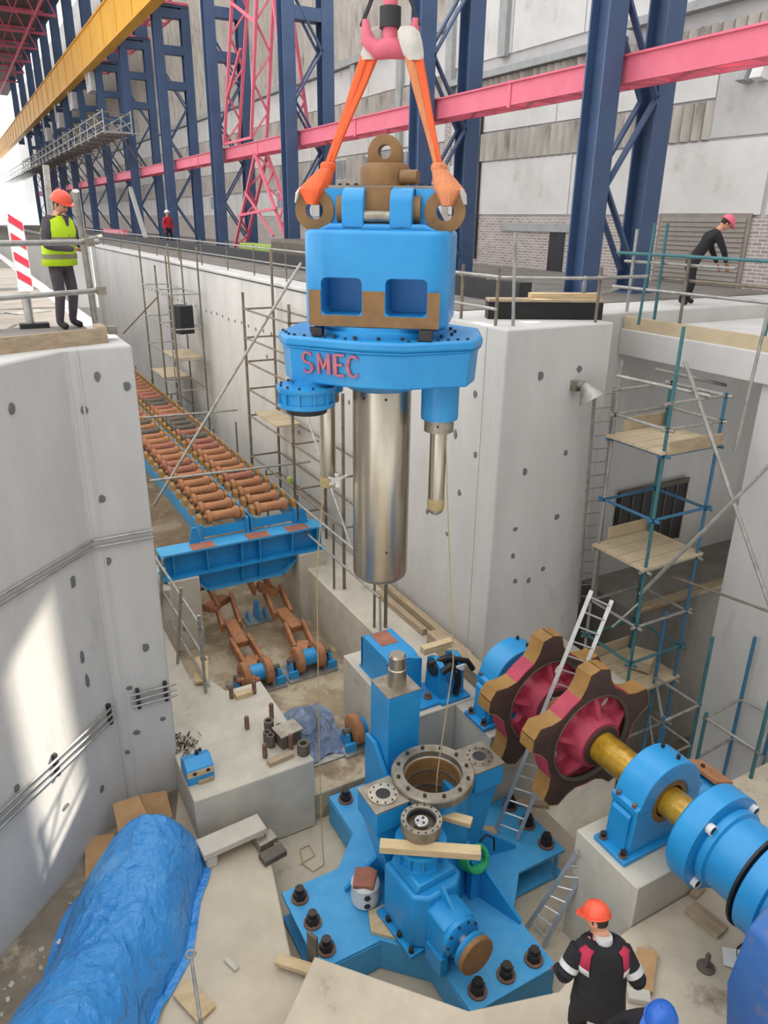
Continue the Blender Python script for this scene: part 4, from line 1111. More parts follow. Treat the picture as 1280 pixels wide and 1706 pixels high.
for x, m_ in ((-0.95, 'rust_red'), (0.25, 'rust_red'), (1.15, 'rust_red')):
    MB().bb(x - 0.25, x + 0.25, -0.27, 0.05, 1.04, 1.046).build('rust_patch', m_, cg)
# concrete pillars under the girder
for label, x in (('pale concrete pillar under the right end of the blue girder', 5.48), ('pale concrete pillar under the left end of the blue girder', 3.1)):
    o = MB().bb(-0.32, 0.32, -0.35, 0.35, 0, 1.66 if x > 4 else 1.66).build('concrete_pillar', 'pale', bevel=0.015)
    o.location = (x + (0.45 if x > 4 else -0.05), 14.2, -7.1 + 0.0)
    o.scale = (1, 1, 1)
    tag(o, label, 'pillar')

# ---------------------------------------------------------------- chains in the channel
def chain(label, pts, seed):
    t = thing('link_chain', label, 'chain', pts[0])
    o0 = Vector(pts[0])
    pv = [Vector(p) - o0 for p in pts]
    for i in range(len(pv) - 1):
        p, q = pv[i], pv[i + 1]
        d = (q - p).normalized()
        s = Vector((-d.y, d.x, 0)).normalized()
        nrm = d.cross(s)
        inner = i % 2
        if inner:
            MB().beam(p - d * 0.08, q + d * 0.08, 0.26, 0.16).build('inner_link', 'rust', t, bevel=0.02)
        else:
            for sg in (-1, 1):
                MB().beam(p + s * (sg * 0.19) - d * 0.1, q + s * (sg * 0.19) + d * 0.1, 0.08, 0.24).build('side_plate', 'rust', t, bevel=0.02)
        MB().tube(p - s * 0.22, p + s * 0.22, 0.06, 12).build('pin', 'rust_red', t)
    MB().tube(pv[-1] - s * 0.22, pv[-1] + s * 0.22, 0.06, 12).build('pin', 'rust_red', t)
    return t
chain('heavy rusty link chain draped down the left side of the channel', [(3.62, 14.9, -6.25), (3.6, 14.2, -6.4), (4.048, 14.628, -6.500), (3.901, 13.638, -6.600), (3.906, 13.000, -6.700), (3.923, 12.403, -6.800), (3.62, 11.75, -6.78)], 1)
chain('heavy rusty link chain draped down the right side of the channel', [(4.9, 15.2, -6.1), (4.88, 14.4, -6.3), (5.144, 14.372, -6.450), (5.059, 13.618, -6.600), (5.099, 12.963, -6.650), (5.006, 12.325, -6.720), (4.8, 12.0, -6.78)], 2)
def idler(label, p, rz=0):
    t = thing('idler_roller', label, 'roller', p, rz, group='small blue floor rollers')
    MB().bb(-0.55, 0.5, -0.3, 0.3, 0, 0.05).build('base_plate', 'galv', t)
    for x in (-0.42, 0.42):
        MB().prism([(-0.18, 0.05), (0.18, 0.05), (0.1, 0.32), (-0.1, 0.32)], x - 0.03, x + 0.03, 'x').build('side_bracket', 'blue', t)
        MB().bb(x - 0.1, x + 0.1, -0.22, -0.16, 0.05, 0.2).build('bracket_web', 'blue', t)
    for x in (-0.25, 0.2):
        MB().lathe([(0.24, x - 0.08), (0.27, x - 0.06), (0.27, x + 0.06), (0.24, x + 0.08)], 24, (0, 0, 0.32), 'x').build('wheel', 'rust', t)
    MB().tube((-0.3, 0, 0.32), (0.3, 0, 0.32), 0.17, 20).build('hub', 'blue', t)
    MB().tube((-0.46, 0, 0.32), (0.46, 0, 0.32), 0.06, 12).build('axle', 'rust_grey', t)
    return t
idler('small blue hubbed roller on a plate at the end of the left chain', (3.860, 11.920, -7.100))
idler('small blue hubbed roller on a plate at the end of the right chain', (4.986, 11.963, -7.100))
idler('small blue hubbed roller on a plate beside the square post of the base', (5.015, 9.477, -7.100))
ct = thing('floor_bracket', 'low blue welded stop bracket on the channel floor between the chains', 'bracket', (4.734, 14.414, -7.100))
MB().bb(-0.3, 0.3, -0.25, 0.25, 0, 0.04).build('base_plate', 'galv', ct)
MB().prism([(-0.2, 0.04), (0.2, 0.04), (0.05, 0.5), (-0.1, 0.5)], -0.03, 0.03, 'x').build('upright', 'blue', ct)
for x in (-0.2, 0.2):
    MB().prism([(-0.2, 0.04), (0.2, 0.04), (0.0, 0.3)], x - 0.02, x + 0.02, 'x').build('gusset', 'blue', ct)

# ---------------------------------------------------------------- things on the anchor block
tz = -6.3
bb_ = thing('blue_casing_block', 'small blue casing block with steel strip on the corner of the concrete block', 'casing', (1.927, 9.085, -6.300), R(0))
MB().prism([(-0.2, 0.0), (0.2, 0.0), (0.2, 0.14), (0.16, 0.28), (-0.02, 0.36), (-0.2, 0.26)], -0.2, 0.2, 'x').build('casing', 'blue', bb_, bevel=0.01)
MB().bb(-0.2, 0.2, -0.215, -0.2, 0.16, 0.24).build('steel_strip', 'steel_worn', bb_) if False else MB().prism([(-0.206, 0.14), (-0.2, 0.14), (-0.16, 0.26), (-0.206, 0.24)], -0.2, 0.2, 'x').build('steel_strip', 'wood', bb_)
for x in (-0.09, 0.11):
    MB().tube((x, -0.215, 0.2), (x, -0.2, 0.2), 0.03, 8).build('bolt_hole', 'dark', bb_)
MB().tube((0.02, 0.05, 0.33), (0.02, 0.05, 0.4), 0.03, 8).build('eye_bolt', 'bolt', bb_)
MB().tube((0.1, 0.17, 0.2), (0.1, 0.17, 0.32), 0.025, 8).build('eye_bolt', 'bolt', bb_)
timber('small pale offcut in front of the blue casing block', (1.873, 8.887, -6.270), (2.110, 8.890, -6.270), 0.09, 0.06, 'board')
# heap of shavings and rags behind it
hp = MB()
random.seed(11)
for i in range(90):
    c = Vector((1.870, 9.830, -6.280)) + Vector((random.gauss(0.02, 0.11), random.gauss(0, 0.13), abs(random.gauss(0.02, 0.02))))
    d = Vector((random.uniform(-1, 1), random.uniform(-1, 1), random.uniform(-.4, .4))).normalized() * random.uniform(0.03, 0.07)
    hp.beam(c - d, c + d, 0.02, 0.012, mi=random.choice((0, 0, 1)))
o = single(hp, 'scrap_heap', ['steel_worn', 'dark'], 'heap of metal scraps and shavings against the left wall', 'scrap', (1.874, 9.856, -6.300))
o['kind'] = 'stuff'
# threaded studs
def stud(label, p, h=0.3, lean=0):
    o = MB().lathe([(0.035, 0)] + [(0.035 + 0.006 * (i % 2), 0.01 + i * (h - 0.02) / 16) for i in range(17)] + [(0.03, h)], 10).build('threaded_stud', 'bolt_ring')
    o.location = p
    o.rotation_euler = (0, lean, 0)
    return tag(o, label, 'stud', 'threaded studs on the concrete block')
stud('lone threaded stud standing in the middle of the concrete block', (2.935, 9.763, -6.300), 0.24)
stud('threaded stud behind the cluster of short tubes', (3.386, 9.824, -6.300), 0.3)
stud('threaded stud at the left end of the low timber batten', (2.949, 8.963, -6.300), 0.26)
stud('threaded stud in front of the dark steel block', (3.377, 8.957, -6.300), 0.28)
stud('threaded stud at the left of the far bearer plate', (2.972, 10.687, -6.300), 0.26)
stud('threaded stud at the right of the far bearer plate', (3.370, 10.635, -6.300), 0.26)
timber('pale rag covered bearer plate between the two far studs', (3.028, 10.654, -6.260), (3.334, 10.651, -6.260), 0.14, 0.08, 'wood')
timber('low timber batten along the front of the stud cluster', (2.927, 8.767, -6.260), (3.347, 8.806, -6.260), 0.12, 0.08, 'board')
timber('pale board hanging over the far left corner of the concrete block', (2.62, 11.3, -6.24), (2.85, 12.1, -6.24), 0.24, 0.06, 'wood')
def tubeblk(label, p, r, h, rings=1):
    t = MB()
    if rings == 1:
        t.lathe([(r * 0.6, 0), (r, 0), (r, h), (r * 0.6, h)], 20, closed=True)
    else:
        for i in range(rings):
            z = i * h / rings
            t.lathe([(r * 0.55, z), (r * 0.93, z), (r, z + 0.3 * h / rings), (r, z + 0.7 * h / rings), (r * 0.93, z + h / rings), (r * 0.55, z + h / rings)], 20, closed=True)
    o = t.build('steel_bush', 'rust_grey')
    o.location = p
    return tag(o, label, 'bush', 'steel bushes on the concrete block')
tubeblk('tall hollow steel bush at the back of the bush cluster', (3.212, 9.477, -6.300), 0.08, 0.26)
tubeblk('hollow steel bush at the left of the bush cluster', (3.113, 9.294, -6.300), 0.065, 0.2)
tubeblk('hollow steel bush nearest the front of the bush cluster', (3.127, 9.171, -6.300), 0.065, 0.22)
tubeblk('short hollow steel bush at the right of the bush cluster', (3.370, 9.427, -6.300), 0.06, 0.14)
tubeblk('stack of ribbed steel rings on the front right corner of the concrete block', (3.514, 8.772, -6.300), 0.1, 0.2, 3)
sbk = thing('steel_block', 'dark steel block with pale top between the studs', 'block', (3.401, 9.141, -6.300), R(8))
MB().bb(-0.17, 0.17, -0.13, 0.13, 0, 0.24).build('block_body', 'rust_grey', sbk)
MB().bb(-0.2, 0.2, -0.16, 0.16, 0.24, 0.27).build('block_top', 'steel_worn', sbk)
# crumpled sheeting over a roller behind the block
sh_t = thing('crumpled_sheet', 'crumpled grey blue plastic sheeting heaped behind the concrete block', 'sheeting', (4.1, 10.1, -7.1))
def heightfield(nx, ny, fx, name, material, parent, thick=0.02, bevel=0):
    V, F = [], []
    for j in range(ny + 1):
        for i in range(nx + 1):
            V.append(fx(i / nx, j / ny))
    k = len(V)
    V2 = [Vector(v) for v in V] + [Vector(v) - Vector((0, 0, thick)) for v in V]
    for j in range(ny):
        for i in range(nx):
            a_, b_, c_, d_ = j * (nx + 1) + i, j * (nx + 1) + i + 1, (j + 1) * (nx + 1) + i + 1, (j + 1) * (nx + 1) + i
            F.append((a_, b_, c_, d_)); F.append((d_ + k, c_ + k, b_ + k, a_ + k))
    edge = [i for i in range(nx + 1)] + [j * (nx + 1) + nx for j in range(1, ny + 1)] + [ny * (nx + 1) + i for i in range(nx - 1, -1, -1)] + [j * (nx + 1) for j in range(ny - 1, 0, -1)]
    for e in range(len(edge)):
        p, q = edge[e], edge[(e + 1) % len(edge)]
        F.append((q, p, p + k, q + k))
    return MB().add(V2, F).build(name, material, parent)
rnd = random.Random(5)
bumps = [(rnd.random(), rnd.random(), rnd.uniform(0.05, 0.16), rnd.uniform(0.08, 0.2)) for _ in range(16)]
def crumple(u, v):
    z = 0.85 * math.exp(-((u - 0.45) ** 2 / 0.08 + (v - 0.45) ** 2 / 0.07)) * 0.75
    for bx, by, s, hh in bumps:
        z += hh * math.exp(-((u - bx) ** 2 + (v - by) ** 2) / (s * s)) * max(0, 1 - ((u - .5) ** 2 + (v - .5) ** 2) * 3.4)
    z += 0.05 * abs(math.sin(u * 23 + v * 9)) * abs(math.sin(v * 19 - u * 7))
    return ((u - 0.5) * 1.25 + 0.05 * math.sin(v * 11), (v - 0.5) * 1.5 + 0.05 * math.sin(u * 13), max(0.03, z))
heightfield(26, 30, crumple, 'sheet', 'cloth', sh_t)
MB().bb(-0.45, 0.62, -0.85, -0.3, 0.0, 0.03).build('base_plate', 'galv', sh_t)

# ---------------------------------------------------------------- left floor: benches, blocks, cardboard, tarp
def stone(label, c, d, rz, material='pale', name='concrete_block', cat='block', bevel=0.012):
    o = MB().box((0, 0, d[2] / 2), d).build(name, material, bevel=bevel)
    o.location = c
    o.rotation_euler = (0, 0, rz)
    return tag(o, label, cat)
fz = -7.0
bn = thing('concrete_bench', 'pale concrete slab resting on a rounded foot block like a low bench', 'bench', (2.110, 8.132, -7.000), R(4))
MB().box((0, 0, 0.24), (0.95, 0.34, 0.1)).build('slab', 'pale', bn, bevel=0.012)
MB().prism([(-0.16, 0), (0.14, 0), (0.16, 0.12), (0.1, 0.19), (-0.16, 0.19)], -0.44, -0.28, 'x').build('foot', 'pale', bn, bevel=0.02)
MB().prism([(-0.16, 0), (0.16, 0), (0.16, 0.19), (-0.16, 0.19)], 0.3, 0.44, 'x').build('foot', 'pale', bn, bevel=0.02)
stone('grey block with pale top beside the concrete bench', (2.557, 7.979, -7.000), (0.3, 0.22, 0.16), R(8), 'steel_worn')
stone('flat dark grey block at the edge of the pit next to the bench', (2.571, 7.725, -7.000), (0.36, 0.2, 0.1), R(8), 'rust_grey')
timber('thin batten leaning along the base of the concrete block', (2.588, 8.335, -6.950), (2.700, 7.699, -6.950), 0.05, 0.05)
def sheet(label, pts, z, material='card', name='cardboard_sheet', cat='cardboard', th=0.015, tilt=None):
    pv = [Vector(p) for p in pts]
    c = sum(pv, Vector()) / len(pv)
    n_ = len(pv)
    V = [p - c for p in pv] + [p - c + Vector((0, 0, th)) for p in pv]
    F = [tuple(range(n_ - 1, -1, -1)), tuple(range(n_, 2 * n_))] + [(i, (i + 1) % n_, n_ + (i + 1) % n_, n_ + i) for i in range(n_)]
    o = MB().add(V, F).build(name, material)
    o.location = c
    bm = bmesh.new(); bm.from_mesh(o.data); bmesh.ops.recalc_face_normals(bm, faces=bm.faces); bm.to_mesh(o.data); bm.free()
    return tag(o, label, cat, 'cardboard on the left floor' if cat == 'cardboard' else None)
sheet('flattened cardboard box at the back beside the concrete block', [(1.141, 9.628, -6.800), (1.512, 9.531, -6.800), (1.497, 9.131, -6.980), (1.146, 9.238, -6.980)], fz)
sheet('opened cardboard box flap standing behind the tarp against the wall', [(0.706, 9.284, -6.500), (1.081, 9.276, -6.500), (1.140, 8.869, -6.750), (0.692, 8.905, -6.750)], fz)
sheet('reddish cardboard sheet lying at the tip of the tarp', [(1.193, 9.212, -6.980), (1.504, 9.086, -6.980), (1.570, 8.783, -6.980), (1.207, 8.887, -6.980)], fz)
sheet('tan cardboard sheet left of the tarp by the wall', [(0.263, 9.172, -6.850), (0.663, 9.084, -6.850), (0.442, 8.473, -6.980), (0.151, 8.517, -6.980)], fz)
sheet('pale board with a stick across it right of the tarp', [(0.801, 6.342, -6.970), (1.003, 6.466, -6.970), (1.206, 5.978, -6.970), (0.971, 5.888, -6.970)], fz, 'wood', 'board_sheet', 'board', 0.03)
stk = MB()
p0, p1 = Vector((0.914, 5.377, -6.200)), Vector((1.029, 6.179, -6.250))
stk.tube(p0, p1, 0.02, 10)
stk.path([p1 + Vector((0.05 * math.cos(R(t)), 0.05 * math.sin(R(t)), 0.02)) for t in range(0, 360, 30)], 0.014, 6, closed=True)
stk.tube(p0, p0 + Vector((0.0, -0.3, -0.8)), 0.02, 8)
single(stk, 'eye_rod', 'galv', 'pale metal rod with an eye at its top end right of the tarp', 'rod', tuple(p0 + Vector((0, -0.3, -0.8))))
stone('small brick shaped offcut on the floor right of the tarp', (1.532, 6.414, -7.000), (0.07, 0.22, 0.04), R(20), 'pale', 'offcut', 'offcut')
timber('pale board wedged at the pit edge by the left arm of the base', (2.027, 6.150, -6.900), (2.332, 5.793, -6.860), 0.14, 0.06, 'wood')
stone('rusty angle iron at the corner of the pit edge', (2.401, 5.919, -6.950), (0.05, 0.16, 0.5), R(20), 'rust_grey', 'angle_iron', 'iron')
# tarpaulin over hidden load
tp = thing('tarpaulin', 'big crumpled blue tarpaulin covering a long load on the left floor', 'tarpaulin', (0.6, 6.4, -7.0))
axis0, axis1 = Vector((-1.25, 4.6, 0)), Vector((1.3, 8.75, 0))
ax = (axis1 - axis0)
perp = Vector((ax.y, -ax.x, 0)).normalized()
from mathutils import noise
def ridged(x, y, s, seed):
    v = noise.noise(Vector((x * s + seed, y * s - seed, seed * 0.37)))
    return 1 - min(1, abs(v) * 2.6)
def tarpf(u, v):
    # u along the load, v across from left edge to right edge
    w = 2 * v - 1
    half = 1.02 - 0.3 * u + 0.07 * math.sin(u * 9 + 1)
    top = 1.0 - 0.2 * u + 0.12 * math.sin(u * 8 + 0.5)
    if u > 0.86:
        f_ = math.sqrt(max(0.0, 1 - ((u - 0.86) / 0.14) ** 2))
        top *= max(0.02, f_); half *= 0.66 + 0.34 * f_
    prof = max(0.0, 1 - (abs(w) / 0.88) ** 2.3)
    z = top * prof ** 0.7
    px, py = u * ax.length, w * half
    amp = (0.3 + 0.7 * prof) * (0.55 + 0.9 * max(0, noise.noise(Vector((px * 0.9, py * 0.9, 3.1))) + 0.35))
    z += amp * (0.07 * ridged(px, py * 0.6, 0.9, 2.3) ** 7 + 0.04 * ridged(px * 0.7, py, 2.0, 7.7) ** 6 + (0.015 + 0.05 * math.exp(-((u - 0.6) / 0.07) ** 2) * (1 if w < 0.1 else 0.2)) * ridged(px, py, 5.5, 4.1) ** 4)
    z += 0.035 * noise.noise(Vector((px * 2, py * 2, 1.7)))
    # step where the second sheet begins
    e = 0.5 + 0.05 * math.sin(w * 2.2 + 0.6)
    z += 0.09 * (1 / (1 + math.exp((u - e) * 120)))
    x = axis0 + ax * u + perp * (half * w * (1.0 + 0.05 * math.sin(u * 21 + w) + 0.05 * noise.noise(Vector((u * 9, w, 0)))))
    return (x.x - 0.6, x.y - 6.4, max(0.025, z))
heightfield(150, 90, tarpf, 'sheet', 'tarp', tp, 0.012)

# dirt along the foot of the left wall, with loose rubble
dirt = [(1.72, 9.69), (0.98, 9.69), (0.3, 9.03), (-0.9, 7.87), (-2.6, 6.23), (-2.3, 5.5), (-1.2, 6.6), (-0.75, 6.75), (-0.5, 7.35), (0.1, 7.75), (0.5, 8.3), (0.75, 8.9), (1.5, 9.0)]
struct('floor_dirt_strip', MB().prism(dirt, -7.0, -6.985), 'dirt')
rb_ = MB()
random.seed(4)
for i in range(70):
    k = random.random() ** 0.8
    c_ = Vector((1.3 - 3.2 * k + random.uniform(-.1, .35), 9.5 - 3.0 * k + random.uniform(-.45, .05), -6.975))
    if 9.71 - (0.98 - c_.x) * 0.966 < c_.y + 0.06 and c_.x < 1.0:
        continue
    s_ = random.uniform(0.015, 0.05)
    rb_.box(c_, (s_ * 1.4, s_, s_ * 0.6), rz=random.uniform(0, 3), rx=random.uniform(0, 1), mi=random.choice((0, 0, 1)))
o = single(rb_, 'rubble', ['pale', 'white'], 'scattered rubble and scraps along the foot of the left wall', 'rubble', (0, 8.2, -6.985))
o['kind'] = 'stuff'

# ---------------------------------------------------------------- loose things on the right floor
nz = -6.4
sheet('brown board lying on the right floor beside the worker in black', [(5.632, 3.889, -6.360), (5.794, 3.733, -6.360), (5.366, 3.414, -6.360), (5.164, 3.569, -6.360)], nz, 'card', 'board_sheet', 'board', 0.03)
stone('small pale block under the near end of the brown board', (5.211, 3.468, -6.400), (0.24, 0.14, 0.08), R(-40), 'pale', 'offcut', 'offcut')
pt_ = thing('steel_peg', 'dark steel peg with a round flange standing on the right floor', 'peg', (6.168, 3.363, -6.400))
MB().lathe([(0.1, 0), (0.1, 0.02), (0.03, 0.03), (0.028, 0.2), (0.02, 0.22)], 18).build('peg', 'rust_grey', pt_)
sheet('square white sheet lying on the right floor', [(6.535, 3.437, -6.380), (6.712, 3.289, -6.380), (6.507, 3.097, -6.380), (6.359, 3.276, -6.380)], nz, 'white', 'white_sheet', 'sheet', 0.01)
tl = thing('power_tool', 'yellow and black power tool at the right edge of the floor', 'tool', (6.246, 2.877, -6.400), R(20))
MB().bb(-0.12, 0.12, -0.06, 0.06, 0.02, 0.14).build('body', 'yellow_tool', tl, bevel=0.03)
MB().tube((-0.2, 0, 0.12), (0.25, 0.05, 0.16), 0.03, 10).build('handle', 'black', tl)
MB().tube((0.1, 0, 0.07), (0.28, 0.02, 0.06), 0.035, 12).build('nose', 'dark', tl)
pts = [Vector((6.753, 3.130, -6.380)) + Vector((0.22 * math.cos(R(t)), 0.22 * math.sin(R(t)), 0.0)) for t in range(0, 340, 20)]
single(MB().path(pts, 0.012, 6), 'cable_loop', 'black', 'loop of black cable on the right floor beside the white sheet', 'cable', tuple(pts[0]))
# hanging guide ropes
def rope(label, pts, r=0.008, material='rope'):
    single(MB().path([Vector(p) for p in pts], r, 5), 'guide_rope', material, label, 'rope', pts[-1])
rope('thin tan rope hanging from the right steel rod into the base ring', [tuple(wl_(0.78, -0.14, -0.75)), tuple(wl_(0.84, -0.14, -1.6)), (4.95, 6.9, -4.0), (4.5, 6.5, -5.35), (4.46, 6.45, -6.2)])
q = wl_(-0.7, -0.15, -1.6)
rope('thin tan rope trailing from the left steel rod down to the pit floor', [tuple(q), (3.433, 7.900, -2.713), (3.426, 7.950, -5.610), (3.417, 7.900, -7.252), (3.383, 7.776, -7.600)] + [(3.185, 7.732, -7.600), (3.103, 7.927, -7.600), (3.175, 8.214, -7.600), (3.331, 8.224, -7.600), (3.333, 7.997, -7.600), (3.063, 7.948, -7.600)])

# ---------------------------------------------------------------- scaffolding helpers
def rod(t, name, p0, p1, r=0.028, material='galv', n=8):
    return MB().tube(p0, p1, r, n).build(name, material, t, world=True)
def coupler(t, p, s=0.06):
    return MB().box(p, (s, s, s * 0.9)).build('coupler', 'steel_worn', t, world=True)
def boards(t, x0, x1, y0, y1, z, n, material='ply', along='x'):
    for i in range(n):
        if along == 'x':
            w = (y1 - y0) / n
            MB().bb(x0, x1, y0 + i * w + 0.006, y0 + (i + 1) * w - 0.006, z, z + 0.045).build('deck_board', material, t, world=True)
        else:
            w = (x1 - x0) / n
            MB().bb(x0 + i * w + 0.006, x0 + (i + 1) * w - 0.006, y0, y1, z, z + 0.045).build('deck_board', material, t, world=True)

# right tower in the corner of the pit
tw = thing('scaffold_tower', 'tall blue and green scaffold tower with board platforms in the right pit corner', 'scaffold', (9.45, 7.8, -9))
X0, X1, Y0, Y1 = 8.85, 10.05, 7.25, 8.3
for x, y, mm, z1 in ((X0, Y0, 'tube_green', 0.15), (X1, Y0, 'tube_blue', -0.9), (X0, Y1, 'galv', -0.5), (X1, Y1, 'tube_green', -1.0)):
    rod(tw, 'standard', (x, y, -9), (x, y, z1), 0.027, mm)
for z, mm in ((-0.95, 'galv'), (-1.35, 'galv'), (-1.75, 'tube_blue'), (-2.8, 'tube_blue'), (-3.68, 'galv'), (-4.7, 'galv'), (-5.4, 'tube_green'), (-6.1, 'galv'), (-7.0, 'galv')):
    for (xa, ya), (xb, yb) in (((X0, Y0), (X1, Y0)), ((X0, Y1), (X1, Y1)), ((X0, Y0), (X0, Y1)), ((X1, Y0), (X1, Y1))):
        if z > -1.5 and (xa, xb) == (X0, X0) and z > -1:
            continue
        d = Vector((xb - xa, yb - ya, 0)).normalized() * 0.12
        rod(tw, 'ledger', (xa - d.x, ya - d.y, z), (xb + d.x, yb + d.y, z), 0.026, mm)
        coupler(tw, (xa, ya, z)); coupler(tw, (xb, yb, z))
for z in (-1.72, -3.65, -6.07):
    boards(tw, X0 - 0.1, X1 + 0.1, Y0 - 0.05, Y1 + 0.05, z, 4)
    MB().bb(X0 + 0.3, X1 + 0.12, Y1 + 0.06, Y1 + 0.09, z + 0.04, z + 0.26).build('toe_board', 'ply', tw, world=True)
    MB().bb(X0, X1, Y0 - 0.09, Y0 - 0.06, z, z + 0.2).build('toe_board', 'board', tw, world=True) if z > -3 else None
rod(tw, 'diagonal_brace', (9.400, 7.588, -0.422), (9.600, 5.551, -3.720), 0.03, 'galv')
rod(tw, 'diagonal_brace', (9.200, 5.773, -1.493), (8.850, 7.275, -4.100), 0.03, 'galv')
rod(tw, 'diagonal_brace', (9.900, 6.726, 0.432), (9.900, 6.822, -1.734), 0.026, 'galv')
rod(tw, 'top_rail', (8.669, 8.200, -0.696), (9.603, 7.200, -0.904), 0.028, 'galv')
rod(tw, 'top_rail', (9.615, 8.300, -0.687), (10.760, 7.800, -0.960), 0.028, 'galv')
# inclined braces low down
rod(tw, 'diagonal_brace', (9.600, 7.311, -3.964), (9.900, 5.714, -3.930), 0.022, 'tube_brown')
rod(tw, 'diagonal_brace', (8.900, 7.794, -4.999), (9.400, 7.670, -4.538), 0.022, 'galv')
MB().box((9.75, 7.75, -5.88), (0.5, 0.4, 0.18), rz=0.5).build('leaning_board', 'ply', tw, world=True)

# lower scaffold further right in the pit
t2 = thing('low_scaffold', 'low blue tubed scaffold frame with pale ledgers behind the blue drive', 'scaffold', (9.3, 5.9, -9))
nodes = [(9.551, 7.259, -5.900), (9.558, 6.339, -5.900), (8.691, 6.321, -5.900), (10.323, 6.119, -5.900), (9.375, 6.061, -5.900), (9.386, 5.138, -5.900), (10.416, 5.577, -5.900)]
for i, (dz, mm) in enumerate(((1.3, 'tube_blue'), (1.3, 'tube_green'), (0.1, 'tube_blue'), (1.2, 'tube_blue'), (0.1, 'tube_green'), (0.9, 'tube_green'), (1.0, 'tube_blue'))):
    x, y, z = nodes[i]
    rod(t2, 'standard', (x, y, -9.0 if y > 5.26 else -6.4), (x, y, z + dz), 0.03, mm)
for a_, b_ in ((0, 1), (1, 2), (0, 2), (3, 4), (4, 5), (3, 6), (5, 6)):
    rod(t2, 'ledger', nodes[a_], nodes[b_], 0.024, 'galv')
    pa, pb = Vector(nodes[a_]), Vector(nodes[b_])
    rod(t2, 'ledger', pa - Vector((0, 0, 0.8)), pb - Vector((0, 0, 0.8)), 0.022, 'galv')
for i in range(7):
    coupler(t2, nodes[i])

# ladders
def ladder(label, a0, b0, a1, b1, n, r=0.02, material='alu', rr=0.014):
    t = thing('ladder', label, 'ladder', tuple((Vector(a0) + Vector(b0)) / 2))
    a0, b0, a1, b1 = map(Vector, (a0, b0, a1, b1))
    MB().beam(a0, a1, 0.03, 0.055, up=(b0 - a0)).build('rail', material, t, world=True)
    MB().beam(b0, b1, 0.03, 0.055, up=(b0 - a0)).build('rail', material, t, world=True)
    for i in range(n):
        k = (i + 0.6) / n
        MB().tube(a0.lerp(a1, k), b0.lerp(b1, k), rr, 6).build('rung', material, t, world=True)
    return t
ladder('tall weathered steel ladder fixed beside the concrete corner at the scaffold tower', (8.883, 8.620, -4.925), (9.289, 8.620, -5.003), (8.670, 8.620, -0.983), (9.092, 8.620, -0.993), 17, material='galv', rr=0.012)
ladder('bright aluminium ladder leaning between the two crimson sprockets', (5.745, 6.681, -7.090), (5.931, 6.395, -7.090), (6.705, 6.300, -3.060), (7.117, 6.300, -3.308), 18)
ladder('short aluminium ladder standing in the pit right of the base', (5.409, 5.464, -7.600), (5.429, 5.133, -7.600), (5.758, 5.080, -6.050), (6.020, 5.029, -6.050), 8)

# guard rail on the right hand deck
def rail_line(t, pts, r=0.026, material='galv', name='rail'):
    for p, q in zip(pts[:-1], pts[1:]):
        rod(t, name, p, q, r, material)
g1 = thing('guard_rail', 'pale tube guard rail along the right deck in front of the stooping worker', 'guard rail', (10.5, 8.5, -0.28))
for z, mm in ((1.0, 'tube_green'), (0.42, 'galv')):
    rod(g1, 'rail', (10.5, 4.8, z), (10.5, 10.3, z), 0.027, mm)
rod(g1, 'rail', (10.62, 4.8, 0.62), (10.62, 9.4, 0.62), 0.025, 'tube_brown')
rod(g1, 'rail', (10.62, 7.9, 0.86), (10.62, 10.2, 0.86), 0.025, 'galv')
for y, z1, mm in ((9.95, 1.4, 'galv'), (9.3, 1.5, 'tube_green'), (8.75, 1.1, 'tube_brown'), (7.15, 1.05, 'tube_green'), (5.4, 1.1, 'galv')):
    rod(g1, 'post', (10.56, y, -0.28), (10.56, y, z1), 0.027, mm)
    coupler(g1, (10.53, y, 1.0)); coupler(g1, (10.53, y, 0.42))
rod(g1, 'tall_post', (9.950, 9.078, -0.097), (9.950, 9.016, 1.499), 0.024, 'tube_green')
MB().bb(10.42, 10.5, 5.0, 9.85, -0.28, -0.06).build('edge_board', 'ply', g1, world=True)
g2 = thing('guard_rail', 'thin tube guard rail on top of the right concrete corner', 'guard rail', (7.6, 9.1, 0))
rail_line(g2, [(7.12, 9.6, 0.69), (8.6, 8.98, 0.69), (9.9, 8.98, 0.69)], 0.026, 'galv')
rail_line(g2, [(7.15, 11.6, 0.72), (7.12, 9.3, 0.72)], 0.026, 'galv')
rail_line(g2, [(7.15, 11.6, 0.25), (7.12, 9.3, 0.25)], 0.024, 'galv')
rod(g2, 'post', (7.392, 9.223, 0.000), (7.289, 9.200, 1.351), 0.026, 'galv')
for p in ((7.15, 9.35), (7.2, 11.4), (7.16, 10.3), (8.9, 9.02)):
    rod(g2, 'post', (*p, 0), (*p, 0.85), 0.026, 'tube_brown')
    coupler(g2, (*p, 0.7))
rail_line(g2, [(8.95, 9.1, 0.42), (10.3, 9.95, 0.42)], 0.024, 'galv')
kb = thing('black_kerb', 'low black lined kerb behind the right concrete corner', 'kerb', (8.4, 9.6, 0))
MB().beam((7.6, 10.2, 0.14), (9.3, 9.35, 0.14), 0.3, 0.28).build('kerb_wall', 'black', kb, world=True)
MB().beam((9.2, 9.6, 0.1), (10.0, 10.4, 0.1), 0.2, 0.2).build('kerb_wall', 'tube_green', kb, world=True)
MB().beam((7.6, 10.2, 0.3), (9.3, 9.35, 0.3), 0.36, 0.04).build('kerb_cap', 'board', kb, world=True)
timber('stack of pale planks lying on the black kerb by the blue column', (8.3, 9.98, 0.36), (9.4, 9.5, 0.36), 0.2, 0.08, 'wood')
k2 = MB()
k2.bb(9.3, 9.6, 11.5, 60, 0.02, 0.42)
